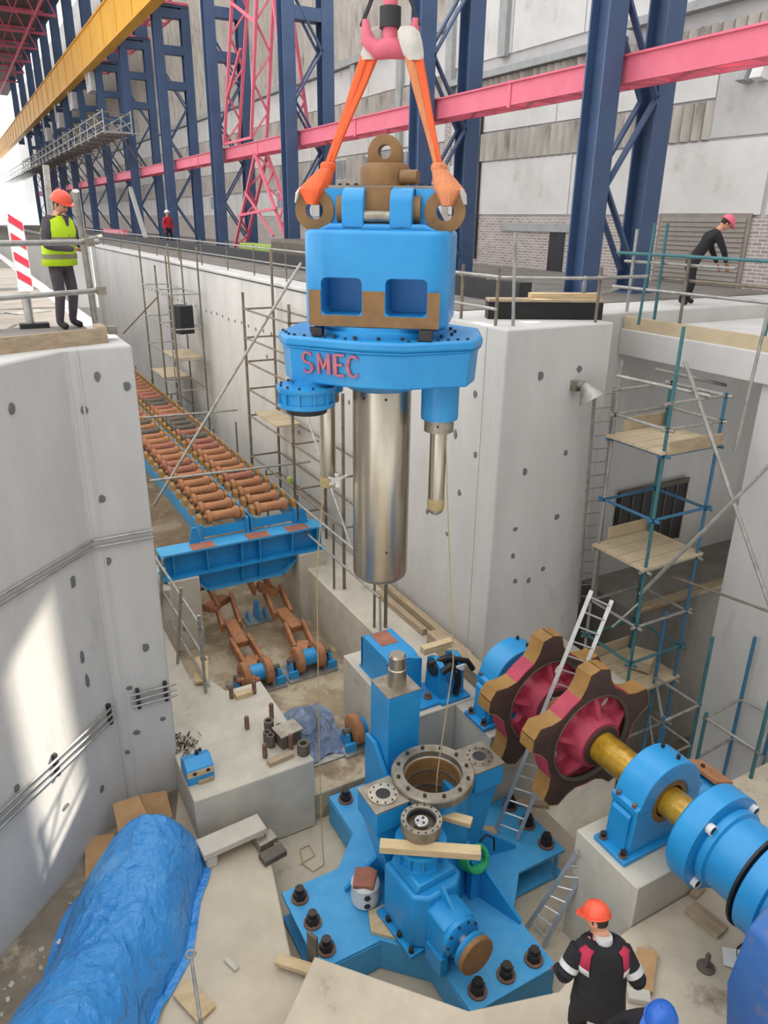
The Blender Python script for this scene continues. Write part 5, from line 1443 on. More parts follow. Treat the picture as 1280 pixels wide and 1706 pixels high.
single(k2, 'deck_kerb', 'dark', 'long dark kerb running along the deck in front of the blue columns', 'kerb', (9.4, 30, 0))
bt = thing('water_bottle', 'clear water bottle on the planks at the foot of the blue column', 'bottle', (9.15, 9.62, 0.4))
MB().lathe([(0.035, 0), (0.04, 0.02), (0.04, 0.17), (0.015, 0.22), (0.015, 0.25)], 12).build('bottle_body', 'glass', bt)
MB().tube((0, 0, 0.25), (0, 0, 0.27), 0.018, 10).build('cap', 'white', bt)

# trench scaffold close to the machine
t3 = thing('scaffold_tower', 'brown tube scaffold tower against the trench wall behind the hanging machine', 'scaffold', (6.3, 16.8, -5.8))
xa, xb, ya, yb = 6.1, 6.88, 15.2, 18.2
for x, y, z1 in ((xa, ya, -0.2), (xb, ya, 0.7), (xa, yb, -0.2), (xb, yb, 0.8), (xa, 12.6, -1.6), (xb, 12.6, -1.4), (xa, 10.8, -4.6)):
    rod(t3, 'standard', (x, y, -5.8), (x, y, z1), 0.036, 'tube_brown')
for z in (-0.6, -1.3, -1.9, -2.6, -3.3, -4.4, -5.0):
    for p, q in (((xa, ya), (xb, ya)), ((xa, yb), (xb, yb)), ((xa, ya), (xa, yb)), ((xb, ya), (xb, yb))):
        rod(t3, 'ledger', (*p, z), (*q, z), 0.024, 'tube_brown')
        coupler(t3, (*p, z))
for z in (-3.3, -4.4):
    for p, q in (((xa, 12.6), (xb, 12.6)), ((xa, 12.6), (xa, ya)), ((xb, 12.6), (xb, ya))):
        rod(t3, 'ledger', (*p, z), (*q, z), 0.024, 'tube_brown')
boards(t3, 6.25, xb, 16.6, yb, -3.27, 3)
rod(t3, 'diagonal_brace', (5.950, 14.212, -2.160), (5.900, 11.868, -4.474), 0.028, 'galv')
rod(t3, 'diagonal_brace', (6.9, 15.2, -0.5), (6.9, 18.2, -3.3), 0.024, 'tube_brown')
MB().lathe([(0.05, 0), (0.06, 0.05), (0.06, 0.12), (0.05, 0.15)], 10, (5.95, 15.14, -4.2)).build('foam_sleeve', 'green_net', t3, world=True)

# far trench scaffold tower
t4 = thing('scaffold_tower', 'distant scaffold tower with ladder and boards inside the trench', 'scaffold', (6.3, 27, -5.8))
for x in (5.9, 6.8):
    for y in (24.6, 26.6, 28.8):
        rod(t4, 'standard', (x, y, -5.8), (x, y, random.uniform(-0.4, 0.9)), 0.03, 'tube_brown')
for z in (-0.8, -1.9, -2.9, -3.9, -4.9):
    for p, q in (((5.9, 24.6), (6.8, 24.6)), ((5.9, 28.8), (6.8, 28.8)), ((5.9, 24.6), (5.9, 28.8)), ((6.8, 24.6), (6.8, 28.8)), ((5.9, 26.6), (6.8, 26.6))):
        rod(t4, 'ledger', (*p, z), (*q, z), 0.024, 'galv')
boards(t4, 5.9, 6.8, 24.8, 26.6, -2.9, 3)
boards(t4, 5.9, 6.8, 26.8, 28.8, -3.9, 3)
MB().box((6.4, 25.6, -1.7), (0.5, 0.7, 0.9), rz=0.3).build('dark_sheet', 'dark', t4, world=True)
MB().bb(5.85, 5.88, 24.6, 24.66, -5.8, -0.9).build('ladder_rail', 'galv', t4, world=True)
MB().bb(5.85, 5.88, 24.95, 25.01, -5.8, -0.9).build('ladder_rail', 'galv', t4, world=True)
for i in range(14):
    MB().tube((5.865, 24.63, -5.6 + i * 0.33), (5.865, 24.98, -5.6 + i * 0.33), 0.014, 6).build('ladder_rung', 'galv', t4, world=True)

# railing along the walkway right of the conveyor
g3 = thing('guard_rail', 'long low tube guard rail beside the right side of the roller conveyor', 'guard rail', (6.02, 20, -5.8))
for z in (-4.45, -5.0):
    rod(g3, 'rail', (5.86, 10.6, z), (5.86, 40, z), 0.026, 'galv')
for y in (10.9, 12.7, 14.6, 16.6, 18.8, 21, 23.4, 26, 29, 32, 36):
    rod(g3, 'post', (5.91, y, -5.8), (5.91, y, -4.3 + (0.7 if y in (18.8,) else 0)), 0.026, 'tube_brown')
    coupler(g3, (5.88, y, -4.45)); coupler(g3, (5.88, y, -5.0))
rod(g3, 'end_rail', (5.86, 10.6, -5.0), (5.75, 10.35, -5.8), 0.024, 'galv')
# railing by the left pillar
g4 = thing('guard_rail', 'short tube guard rail above the anchor block at the left wall edge', 'guard rail', (2.62, 12.2, -6.3))
for z in (-5.0, -5.6):
    rod(g4, 'rail', (2.66, 11.0, z), (2.5, 15.5, z + 0.2), 0.027, 'galv')
for y in (11.05, 12.2, 13.6):
    rod(g4, 'post', (2.62 if y < 11.5 else 2.42, y, -7.1 if y < 11.2 else -6.3), (2.62, y, -4.75), 0.03, 'galv')
    coupler(g4, (2.62, y, -5.0), 0.075); coupler(g4, (2.62, y, -5.6), 0.075)
rod(g4, 'rail', (2.68, 11.0, -6.15), (2.6, 13.4, -6.05), 0.025, 'galv')
# loose poles spanning the trench
def pole(label, p0, p1, r=0.03, material='galv'):
    b = MB().tube(p0, p1, r, 8)
    o = single(b, 'scaffold_pole', material, label, 'pole', tuple(Vector(p0)))
pole('long diagonal pole crossing the trench from the conveyor up to the far deck', (3.200, 16.988, -4.898), (7.000, 16.584, 0.552), 0.035, 'galv')
pole('horizontal cross pole over the near end of the conveyor', (2.920, 15.600, -3.802), (6.675, 15.600, -3.907), 0.028)
pole('horizontal cross pole over the far part of the conveyor', (4.018, 21.500, -3.887), (6.842, 21.500, -3.961), 0.03)
pole('sloping pole on the far trench wall left of the far scaffold', (6.600, 37.945, -3.787), (6.600, 29.716, -1.330), 0.035, 'board')

# guard rail along the top of the far trench wall
g5 = thing('guard_rail', 'long thin guard rail with cables along the top of the trench wall', 'guard rail', (7.4, 25, 0))
for z, r_ in ((0.75, 0.022), (0.4, 0.016)):
    rod(g5, 'rail', (7.35, 12.2, z), (7.35, 60, z), r_, 'galv')
rod(g5, 'cable', (7.02, 12.4, -0.1), (7.02, 50, -0.12), 0.018, 'dark')
for y in (12.6, 14.2, 16.3, 18.4, 20.8, 23.2, 26, 29, 32.5, 36, 40, 45, 50):
    rod(g5, 'post', (7.35, y, -0.02), (7.35, y, 0.82), 0.022, 'tube_brown')

# left deck guard rail with toe board
g6 = thing('guard_rail', 'stout tube guard rail with timber toe board in front of the worker in yellow', 'guard rail', (1.4, 10.3, 0))
rod(g6, 'rail', (-0.8, 9.05, 1.2), (1.62, 10.3, 1.2), 0.032, 'galv')
rod(g6, 'rail', (-0.8, 9.05, 0.62), (1.58, 10.3, 0.62), 0.032, 'galv')
rod(g6, 'rail', (1.4, 10.28, 1.2), (2.0, 12.4, 1.22), 0.026, 'galv')
rod(g6, 'leaning_post', (1.650, 11.567, 0.020), (1.455, 10.450, 1.782), 0.045, 'galv')
rod(g6, 'post', (1.502, 14.000, 1.167), (1.548, 14.000, 2.245), 0.05, 'galv')
for p in ((1.5, 10.2, 1.2), (1.58, 10.25, 0.62), (1.66, 10.3, 0.12)):
    coupler(g6, p, 0.11)
MB().beam((-0.6, 9.35, 0.09), (1.55, 10.05, 0.09), 0.04, 0.2).build('toe_board', 'board', g6, world=True)
MB().beam((1.5, 10.02, 0.1), (1.5, 10.4, 0.1), 0.1, 0.2).build('toe_block', 'board', g6, world=True)
# red and white warning board
wb = thing('warning_board', 'red and white striped warning board standing behind the left rail', 'warning board', (0.940, 13.723, 0.000), R(30))
MB().bb(-0.12, 0.14, -0.015, 0.015, 0.35, 1.45).build('board', 'white', wb)
for k in range(4):
    z = 0.42 + k * 0.28
    MB().prism([(-0.1, z + 0.14), (0.13, z), (0.13, z + 0.12), (-0.1, z + 0.26)], -0.02, -0.014, 'y').build('red_stripe', 'red', wb)
MB().bb(-0.03, 0.03, 0.015, 0.06, 0, 1.3).build('stand', 'galv', wb)
MB().bb(-0.3, 0.3, -0.2, 0.2, 0, 0.03).build('stand_foot', 'galv', wb)
pm = thing('pipe_stub', 'short bright metal pipe stub with clamp at the edge of the left deck', 'pipe', (0.804, 11.757, 0.000))
MB().tube((0, 0, 0.06), (0, 0, 0.5), 0.06, 16).build('pipe', 'chrome', pm)
MB().bb(-0.14, 0.24, -0.1, 0.1, 0, 0.08).build('clamp', 'dark', pm)
ld = thing('loader_machine', 'grey and blue loading machine at the far left edge of the deck', 'machine', (-0.2, 14.1, 0.016), R(20))
MB().bb(-0.7, 0.25, -0.3, 0.5, 0.2, 0.75).build('blue_body', 'blue', ld, bevel=0.03)
for z in (0.25, 0.45, 0.65):
    MB().bb(-0.2, 0.5, -0.34, -0.3, z, z + 0.08).build('blue_slat', 'blue_worn', ld)
MB().bb(-0.6, -0.1, -0.2, 0.3, 0.75, 1.5).build('grey_mast', 'galv', ld, bevel=0.02)
MB().bb(-0.5, 0.1, -0.32, -0.2, 1.25, 1.4).build('cross_arm', 'white', ld)
MB().bb(-0.5, 0.1, -0.32, -0.2, 0.85, 1.0).build('cross_arm', 'white', ld)
MB().bb(-0.7, 0.4, -0.3, 0.5, 0.0, 0.2).build('skid', 'dark', ld)
pn = MB().prism([(-0.25, 0), (0.25, 0), (0.2, 1.15), (-0.2, 1.15)], -0.03, 0.03, 'y').build('grey_panel', 'facade_grey')
pn.location = (1.879, 14.295, 0.000); pn.rotation_euler = (R(-6), 0, R(-25))
tag(pn, 'plain grey panel standing behind the worker in yellow', 'panel')

# ---------------------------------------------------------------- conduits on the left wall and lamp on the right
def conduit(label, sets):
    t = thing('conduit_run', label, 'conduit', sets[0][0])
    for pts in sets:
        for p, q in zip(pts[:-1], pts[1:]):
            rod(t, 'conduit', p, q, 0.018, 'galv', 6)
    return t
def on45(x, z, off=0.03):
    # point on the face of the slanted wall
    k = (0.98 - x) / 4.98
    return (x + off * 0.69, 9.71 - k * 4.81 - off * 0.72, z)
c1 = conduit('twin bright conduits running across the upper left wall', [[on45(-1.6, -2.5), on45(0.97, -2.5), (1.0, 9.67, -2.5), (1.78, 9.67, -2.5)], [on45(-1.6, -2.6), on45(0.97, -2.6), (1.0, 9.67, -2.6), (1.78, 9.67, -2.6)]])
c2 = conduit('triple bright conduits bracketed low on the slanted left wall', [[on45(-1.8, z, 0.06), on45(0.9, z, 0.06)] for z in (-5.05, -5.15, -5.25)])
for x in (0.05, 0.85):
    q_ = on45(x, -5.15, 0.03)
    MB().box(q_, (0.05, 0.05, 0.34), rz=R(44)).build('bracket', 'dark', c2, world=True)
c3 = conduit('three short bright conduit stubs at the right end of the left wall', [[(1.2, 9.64, z), (1.86, 9.64, z)] for z in (-5.0, -5.1, -5.2)])
for x in (1.3, 1.7):
    MB().box((x, 9.67, -5.1), (0.05, 0.05, 0.34)).build('bracket', 'dark', c3, world=True)
lp = thing('wall_floodlight', 'round grey floodlight bracketed on the front of the right concrete corner', 'lamp', (8.45, 8.88, -0.95))
MB().bb(-0.06, 0.06, -0.12, 0.02, -0.08, 0.08).build('bracket', 'steel_worn', lp)
lh = MB().lathe([(0.05, 0.02), (0.09, -0.02), (0.12, -0.1), (0.22, -0.24), (0.23, -0.26), (0.19, -0.24), (0.05, -0.08)], 24).build('reflector', 'galv', lp)
lh.location = (0.02, -0.22, 0.05); lh.rotation_euler = (R(-28), R(-20), 0)
MB().tube((0.0, -0.1, 0.02), (0.02, -0.22, 0.06), 0.05, 12).build('lamp_neck', 'galv', lp)

# ---------------------------------------------------------------- blue lattice columns
def column(label, y, ztop, detail=True):
    t = thing('lattice_column', label, 'column', (12.75, y, 0), group='blue lattice columns along the building')
    for x in (-0.78, 0.78):
        b = MB()
        b.bb(x - 0.24, x + 0.24, -0.27, -0.23, 0, ztop).bb(x - 0.24, x + 0.24, 0.23, 0.27, 0, ztop).bb(x - 0.03, x + 0.03, -0.23, 0.23, 0, ztop)
        b.build('leg', 'navy', t)
        MB().bb(x - 0.34, x + 0.34, -0.36, 0.36, 0, 0.06).build('foot_plate', 'navy', t)
    z = 0.5
    i = 0
    while z < ztop - 4.6:
        s = 1 if i % 2 else -1
        for yy in (-0.2, 0.2):
            MB().beam((-0.56 * s, yy, z), (0.56 * s, yy, z + 1.7), 0.05, 0.14, up=(0, 1, 0)).build('diagonal_brace', 'navy', t)
        z += 1.7
        i += 1
    z = ztop - 4.0
    while z < ztop:
        MB().bb(-0.56, 0.56, -0.25, 0.25, z, z + 0.42).build('batten', 'navy', t)
        z += 1.75
    MB().bb(-1.0, 1.0, -0.3, 0.3, ztop, ztop + 0.12).build('head_plate', 'navy', t)
    return t
ys = [12.7, 19.6, 29.2, 38.4, 47.8, 57.2, 66.6, 76, 85.4, 94.8, 104.2, 113.6, 123]
desc = ['nearest wide blue lattice column, at the right beside the brick building', 'blue lattice column rising directly behind the right sling', 'blue lattice column rising left of the left sling', 'blue lattice column just left of the pink portal bracing',
        'fifth blue lattice column from the right, left of the portal bracing', 'sixth blue lattice column from the right, by the end of the hanging walkway', 'seventh blue lattice column from the right under the yellow girder', 'eighth blue lattice column from the right under the yellow girder',
        'ninth blue lattice column from the right under the yellow girder', 'tenth blue lattice column from the right under the yellow girder', 'eleventh blue lattice column from the right, small and far', 'twelfth blue lattice column from the right, small and far', 'farthest blue lattice column at the left end of the row']
for i, y in enumerate(ys):
    column(desc[i], y, 12.2)
# pink runway beam between the column legs, with lattice underside
pb = thing('tie_girder', 'long pinkish red lattice tie girder running through the blue columns', 'girder', (12.7, 40, 4.1))
MB().bb(12.36, 12.42, 5, 130, 4.1, 4.58).build('front_plate', 'pink', pb, world=True)
MB().bb(12.3, 12.5, 5, 130, 4.56, 4.6).build('top_flange', 'pink', pb, world=True)
MB().bb(13.05, 13.11, 5, 130, 4.1, 4.4).build('rear_chord', 'pink', pb, world=True)
y = 5.0
i = 0
while y < 100:
    MB().beam((12.4, y, 4.12), (13.08, y + 1.15, 4.12), 0.08, 0.05).build('lacing_bar', 'pink', pb, world=True) if i % 2 else MB().beam((13.08, y, 4.12), (12.4, y + 1.15, 4.12), 0.08, 0.05).build('lacing_bar', 'pink', pb, world=True)
    MB().beam((12.4, y, 4.12), (13.08, y, 4.12), 0.06, 0.05).build('cross_bar', 'pink', pb, world=True)
    y += 1.15
    i += 1
for y in (8.5, 16.2, 24.4, 33.8, 43):
    MB().bb(12.33, 12.36, y - 0.06, y + 0.06, 4.05, 4.62).build('splice_plate', 'pink', pb, world=True)
# portal bracing in the bay between the third and fourth columns
pr = thing('portal_bracing', 'pinkish red lattice portal bracing standing between two blue columns', 'bracing', (12.6, 34, 0))
def laced(p0, p1, w=0.55, r=0.07, n=6):
    p0, p1 = Vector(p0), Vector(p1)
    d = (p1 - p0).normalized()
    s = Vector((1, 0, 0))
    for k in (-1, 1):
        MB().beam(p0 + s * (k * w / 2), p1 + s * (k * w / 2), 0.12, 0.12).build('chord', 'pink', pr, world=True)
    for i in range(n):
        a_, b_ = p0.lerp(p1, i / n), p0.lerp(p1, (i + 1) / n)
        k = 1 if i % 2 else -1
        MB().beam(a_ + s * (k * w / 2), b_ - s * (k * w / 2), 0.07, 0.07).build('lacing', 'pink', pr, world=True)
nd = (12.6, 34.0, 4.1)
laced(nd, (12.6, 37.6, 0.1)); laced(nd, (12.6, 30.2, 0.1))
laced((12.6, 38.0, 4.7), (12.6, 34.6, 13.0), 0.7, n=8); laced((12.6, 34.2, 4.7), (12.6, 31.8, 13.0), 0.7, n=8)
laced((12.6, 29.6, 4.7), (12.6, 32.2, 13.0), 0.7, n=8)
MB().beam((12.25, 38.0, 4.75), (12.25, 34.2, 4.75), 0.1, 0.1).build('strut', 'pink', pr, world=True)
MB().beam((12.25, 37.2, 6.6), (12.25, 35.0, 8.2), 0.1, 0.1).build('strut', 'pink', pr, world=True)
MB().beam((12.25, 35.8, 10.0), (12.25, 33.0, 8.8), 0.1, 0.1).build('strut', 'pink', pr, world=True)
MB().beam((12.25, 36.4, 1.6), (12.25, 31.5, 1.9), 0.1, 0.1).build('strut', 'pink', pr, world=True)
MB().beam((12.25, 35.4, 2.6), (12.25, 32.0, 0.8), 0.08, 0.08).build('strut', 'pink', pr, world=True)
# yellow crane girder on the column heads
yg = thing('crane_girder', 'long yellow crane girder on top of the far blue columns', 'girder', (11.2, 80, 12.3))
MB().bb(11.0, 11.45, 38, 175, 11.75, 13.9).build('girder_web', 'yellow', yg, world=True)
MB().bb(10.9, 11.55, 38, 175, 11.62, 11.75).build('bottom_flange', 'yellow', yg, world=True)
MB().bb(10.9, 11.55, 38, 175, 13.9, 14.0).build('top_flange', 'yellow', yg, world=True)
for i in range(30):
    y = 40 + i * 4.5
    MB().bb(10.95, 11.0, y - 0.05, y + 0.05, 11.75, 13.9).build('stiffener', 'yellow', yg, world=True)
# pink lattice brackets on the heads of the columns
for k, y in enumerate(ys[3:9]):
    t = thing('head_bracket', ['pink lattice bracket on the head of the column left of the portal bracing', 'pink lattice bracket on the head of the fifth column from the right', 'pink lattice bracket on the head of the sixth column from the right', 'pink lattice bracket on the head of the seventh column from the right', 'pink lattice bracket on the head of the eighth column from the right', 'pink lattice bracket on the head of the ninth column from the right'][k], 'bracket', (12.7, y, 12.32), group='pink lattice brackets on the column heads')
    for yy in (-0.3, 5.5):
        MB().beam((-1.1, yy, 0.06), (1.0, yy, 0.06), 0.1, 0.12).build('cross_bar', 'pink', t)
    for x in (-1.1, -0.1, 1.0):
        MB().beam((x, -0.3, 0.06), (x, 5.6, 0.06), 0.1, 0.12).build('long_bar', 'pink', t)
        MB().beam((x, -0.3, 1.0), (x, 5.6, 1.0), 0.1, 0.12).build('long_bar', 'pink', t)
    for q in range(6):
        MB().beam((-1.1, -0.3 + q, 0.06), (1.0, 0.6 + q, 0.06), 0.08, 0.08).build('lacing', 'pink', t)
        MB().beam((-1.1, -0.3 + q, 0.06), (-1.1, 0.6 + q, 1.0), 0.08, 0.08).build('lacing', 'pink', t)
# upper posts and roof on the far left
for k, y in enumerate([57.2, 66.6, 76, 85.4, 94.8, 104.2, 113.6, 123, 135, 148]):
    o = MB().bb(-0.3, 0.3, -0.3, 0.3, 0, 9.6).bb(-0.42, 0.42, -0.36, -0.3, 0, 9.6).bb(-0.42, 0.42, 0.3, 0.36, 0, 9.6).build('roof_post', 'navy')
    o.location = (13.2, y, 12.33)
    o['group'] = 'dark posts above the yellow girder'
    tag(o, 'dark post above the yellow crane girder, %s from the near end' % ['first', 'second', 'third', 'fourth', 'fifth', 'sixth', 'seventh', 'eighth', 'ninth', 'tenth'][k], 'post')
rf = struct('ceiling_roof', MB().bb(-16, 14, 62, 170, 22.0, 22.3), 'roof')
for k in range(9):
    y = 64 + k * 9
    t = thing('roof_truss', 'pinkish red roof truss at the top left, %s from the near end' % ['first', 'second', 'third', 'fourth', 'fifth', 'sixth', 'seventh', 'eighth', 'ninth'][k], 'truss', (0, y, 19.8), group='pink roof trusses')
    MB().beam((-16, 0, 0), (13, 0, 0), 0.22, 0.22).build('bottom_chord', 'pink', t)
    MB().beam((-16, 0, 2.05), (13, 0, 2.05), 0.22, 0.22).build('top_chord', 'pink', t)
    for q in range(15):
        x = -16 + q * 1.93
        MB().beam((x, 0, 0), (x + 1.0, 0, 2.05), 0.12, 0.12).build('web_bar', 'pink', t)
        MB().beam((x + 1.0, 0, 2.05), (x + 1.93, 0, 0), 0.12, 0.12).build('web_bar', 'pink', t)
for k, x in enumerate((-8, -2, 3, 7, 11)):
    single(MB().beam((x, 62, 19.6), (x, 160, 19.6), 0.16, 0.2), 'roof_purlin', 'pink', 'pink longitudinal bar under the roof trusses, %s from the columns' % ['fifth', 'fourth', 'third', 'second', 'first'][k], 'bar', (x, 62, 19.6), group='pink bars under the roof')
# hanging galvanised walkway in front of the far columns
hw = thing('hanging_walkway', 'galvanised mesh walkway hung along the far columns below the yellow girder', 'walkway', (10.6, 80, 6.6))
MB().bb(9.7, 11.4, 54, 150, 6.45, 6.5).build('mesh_floor', 'galv', hw, world=True)
for x in (9.7, 11.4):
    for z in (6.5, 7.05, 7.6):
        rod(hw, 'rail', (x, 54, z), (x, 150, z), 0.05, 'galv', 6)
    for i in range(26):
        y = 54 + i * 3.2
        rod(hw, 'post', (x, y, 6.3), (x, y, 7.7), 0.04, 'galv', 5)
        if i < 18:
            rod(hw, 'lacing', (x, y, 6.5), (x, y + 3.2, 7.6), 0.035, 'galv', 5)
for i in range(18):
    y = 54 + i * 3.2
    rod(hw, 'cross_tube', (9.4, y, 6.4), (11.9, y, 6.4), 0.045, 'galv', 5)
    rod(hw, 'cross_tube', (9.4, y, 7.6), (11.9, y + 2, 7.6), 0.04, 'galv', 5)
    rod(hw, 'hanger', (10.6, y, 6.4), (12.0, y + 1.0, 4.6), 0.05, 'tube_brown', 5)
# boxes of the crane power line under the girder
for k, (y, z) in enumerate(((78, 10.2), (88, 9.6), (99, 9.2), (68, 10.4))):
    o = MB().bb(-0.3, 0.3, -1.0, 1.0, 0, 1.3).bb(-0.45, -0.3, -0.1, 0.1, 0.5, 11.7 - z).build('junction_box', 'facade_grey', bevel=0.02)
    o.location = (11.7, y, z)
    tag(o, 'grey box hung under the yellow girder, %s' % ['second from the near end', 'third from the near end', 'farthest of the row', 'nearest of the row'][k], 'box', 'grey boxes under the girder')
# wall lamps on the building at the right
for k, (y, w) in enumerate(((13.15, 0.24), (12.75, 0.3))):
    o = MB().prism([(0, -0.15), (0.3, -0.2), (0.34, 0.1), (0.1, 0.16)], -w / 2, w / 2, 'y').build('facade_floodlight', 'white' if k else 'ledge', bevel=0.01)
    o.location = (16.6, y, 4.75)
    tag(o, ['dark boxed floodlight on the building at the right edge', 'white floodlight on the building at the right edge'][k], 'lamp')
# clutter on the far deck
o = MB().bb(-0.4, 0.4, -4, 4, 0, 0.25).build('timber_stack', 'wood', bevel=0.02)
o.location = (10.1, 33, 0.021); tag(o, 'pale timber stack on the deck under the portal bracing', 'timber')
o = MB().bb(-0.3, 0.3, -2, 2, 0, 0.5).build('green_crate', 'green_net', bevel=0.03)
o.location = (11.0, 30.0, 0.021); tag(o, 'lime green crate at the foot of the portal bracing', 'crate')
o = MB().beam((0, 0, 0.05), (0.4, 5, 3.0), 0.22, 0.22).build('leaning_timber', 'galv')
o.location = (9.9, 46.0, 0.1); tag(o, 'pale leaning strut on the far deck near the worker in red', 'strut')
o = MB().bb(-1.2, 1.2, -2.2, 2.2, 0, 0.8).build('material_pile', 'rust_grey', bevel=0.1)
o.location = (11.2, 24.3, 0.021); tag(o, 'dark pile of material between the blue columns behind the machine', 'pile')
o = MB().beam((0, 0, 0.4), (0, 7, 0.4), 0.3, 0.5).build('red_beam', 'pink')
o.location = (9.9, 52, 0.021); tag(o, 'pinkish red beam lying on the far deck at the left', 'beam')

# ---------------------------------------------------------------- people
def person(label, loc, rz, J, mats, helmet, scale=1.0, gloves=True):
    t = thing('person', label, 'person', loc, rz)
    # J: joint name -> local position (facing -y), built as one skinned surface
    rad = dict(pelvis=(.15, .12), spine=(.145, .11), chest=(.165, .12), neck=(.065, .065), head=(.06, .06), sh=(.085, .085), el=(.06, .06), wr=(.042, .042), hip=(.1, .1), kn=(.075, .075), an=(.055, .055), toe=(.05, .04))
    names = list(J)
    idx = {n_: i for i, n_ in enumerate(names)}
    edges = [('pelvis', 'spine'), ('spine', 'chest'), ('chest', 'neck'), ('neck', 'head')]
    for s in 'LR':
        edges += [('chest', 'sh' + s), ('sh' + s, 'el' + s), ('el' + s, 'wr' + s), ('pelvis', 'hip' + s), ('hip' + s, 'kn' + s), ('kn' + s, 'an' + s), ('an' + s, 'toe' + s)]
    me = bpy.data.meshes.new('body')
    me.from_pydata([J[n_] for n_ in names], [(idx[a_], idx[b_]) for a_, b_ in edges], [])
    ob = bpy.data.objects.new('body', me)
    COL.objects.link(ob)
    ob.modifiers.new('skin', 'SKIN')
    if not me.skin_vertices:
        bpy.context.view_layer.objects.active = ob
    sv = me.skin_vertices[0].data
    for n_ in names:
        sv[idx[n_]].radius = rad[n_.rstrip('LR') if n_ not in ('pelvis',) else n_]
        sv[idx[n_]].use_root = n_ == 'pelvis'
    ob.modifiers.new('sub', 'SUBSURF').levels = 2
    dg = bpy.context.evaluated_depsgraph_get()
    dg.update()
    em = bpy.data.meshes.new_from_object(ob.evaluated_get(dg))
    bpy.data.objects.remove(ob)
    segs = []
    kind = {'pelvis': 1, 'spine': 0, 'chest': 0, 'neck': 2}
    for a_, b_ in edges:
        if b_[:2] in ('hi', 'kn') or b_[:2] == 'an': k = 1
        elif b_[:3] == 'toe': k = 3
        elif b_ == 'head': k = 2
        else: k = 0
        segs.append((Vector(J[a_]), Vector(J[b_]), k))
    def near(p):
        best, bk = 9, 0
        for a_, b_, k in segs:
            d = b_ - a_
            u = max(0, min(1, (p - a_).dot(d) / max(1e-6, d.length_squared)))
            q = (p - (a_ + d * u)).length
            if q < best:
                best, bk = q, k
        return bk
    b = MB()
    b.v = [tuple(v.co) for v in em.vertices]
    b.f = [tuple(p.vertices) for p in em.polygons]
    b.mi = [near(p.center) for p in em.polygons]
    bpy.data.meshes.remove(em)
    # head with nose and ears, part of the same mesh
    hc = Vector(J['head'])
    up = (Vector(J['head']) - Vector(J['neck'])).normalized()
    fwd = Vector(J.get('_face', (0, -1, 0))) if False else FACE[label]
    fwd = (Vector(fwd) - up * Vector(fwd).dot(up)).normalized()
    sd_ = fwd.cross(up)
    Q = Matrix((sd_, -fwd, up)).transposed()
    hb = MB().ball((0, 0, 0.06), (.078, .098, .118), 18, 14)
    hb.v = [((x * (0.82 if z < 0 else 1)), y, z) for x, y, z in hb.v]
    hb.ball((0, -.1, 0.045), (.014, .022, .02), 8, 6)
    for s in (-1, 1):
        hb.ball((s * .078, .01, 0.05), (.012, .022, .032), 8, 6)
    hb.ball((0, -.09, -0.01), (.028, .012, .008), 8, 4)
    b.add([hc + Q @ Vector(v) for v in hb.v], hb.f, 2)
    # hands: palm, four fingers of different length, thumb
    for s in 'LR':
        w, e = Vector(J['wr' + s]), Vector(J['el' + s])
        d = (w - e).normalized()
        sg = 1 if s == 'L' else -1
        n1 = d.cross(Vector((0, 0, 1)))
        n1 = n1.normalized() if n1.length > 0.1 else Vector((1, 0, 0))
        n2 = n1.cross(d)
        c_ = w + d * 0.07
        hb2 = MB().ball((0, 0, 0), (.042, .06, .022), 10, 8)
        Qh = Matrix((n1, d, n2)).transposed()
        b.add([c_ + Qh @ Vector(v) for v in hb2.v], hb2.f, 4)
        for k, (ox, ln) in enumerate(((-.03, .07), (-.01, .08), (.011, .075), (.03, .06))):
            p0 = c_ + Qh @ Vector((ox, .045, 0))
            p1 = c_ + Qh @ Vector((ox * 1.1, .045 + ln * .55, -.012))
            p2 = c_ + Qh @ Vector((ox * 1.1, .045 + ln * .8, -.04))
            f_ = MB().path([p0, p1, p2], [.011, .010, .008], 6)
            b.add(f_.v, f_.f, 4)
        p0 = c_ + Qh @ Vector((.036 * sg, -.01, 0)); p1 = c_ + Qh @ Vector((.065 * sg, .025, -.015)); p2 = c_ + Qh @ Vector((.062 * sg, .055, -.03))
        f_ = MB().path([p0, p1, p2], [.014, .011, .009], 6)
        b.add(f_.v, f_.f, 4)
    body = b.build('body', [mats['top'], mats['legs'], 'skin', 'boot', 'glove' if gloves else 'skin'], t)
    # eyes and hair
    for s in (-1, 1):
        MB().ball(tuple(hc + Q @ Vector((s * .03, -.086, .075))), .011, 8, 6).build('eye', 'dark', body)
    hm = MB().ball((0, 0.012, 0.075), (.084, .1, .115), 16, 12)
    hr = [v for v in hm.v]
    hm.v = [tuple(hc + Q @ Vector((x, max(y, -0.03) if z < 0.13 else y, max(z, 0.0)))) for x, y, z in hm.v]
    hm.build('hair', 'hair', body)
    # helmet: ribbed dome, brim, peak
    H_ = thing_child = None
    hv = MB()
    prof = [(.128, .0), (.13, .015), (.124, .05), (.105, .095), (.07, .128), (.02, .142)]
    hv.lathe(prof, 24)
    hv.v = [(x * .92, y * 1.1, z) for x, y, z in hv.v]
    hv.prism([(-.1, -.1), (.1, -.1), (.075, -.175), (.03, -.195), (-.03, -.195), (-.075, -.175)], .0, .014)
    hv.lathe([(.138, -.004), (.142, .004), (.138, .012)], 24)
    hv.prism([(-.13, 0.03), (-.06, .122), (.0, .15), (.06, .122), (.13, .03)], -.016, .016, 'x')
    hv.v = [tuple(hc + Q @ (Matrix.Rotation(R(-8), 3, 'X') @ Vector((x, y, z)) + Vector((0, .005, .105)))) for x, y, z in hv.v]
    hv.build('helmet', helmet, t)
    return t, J
FACE = {}
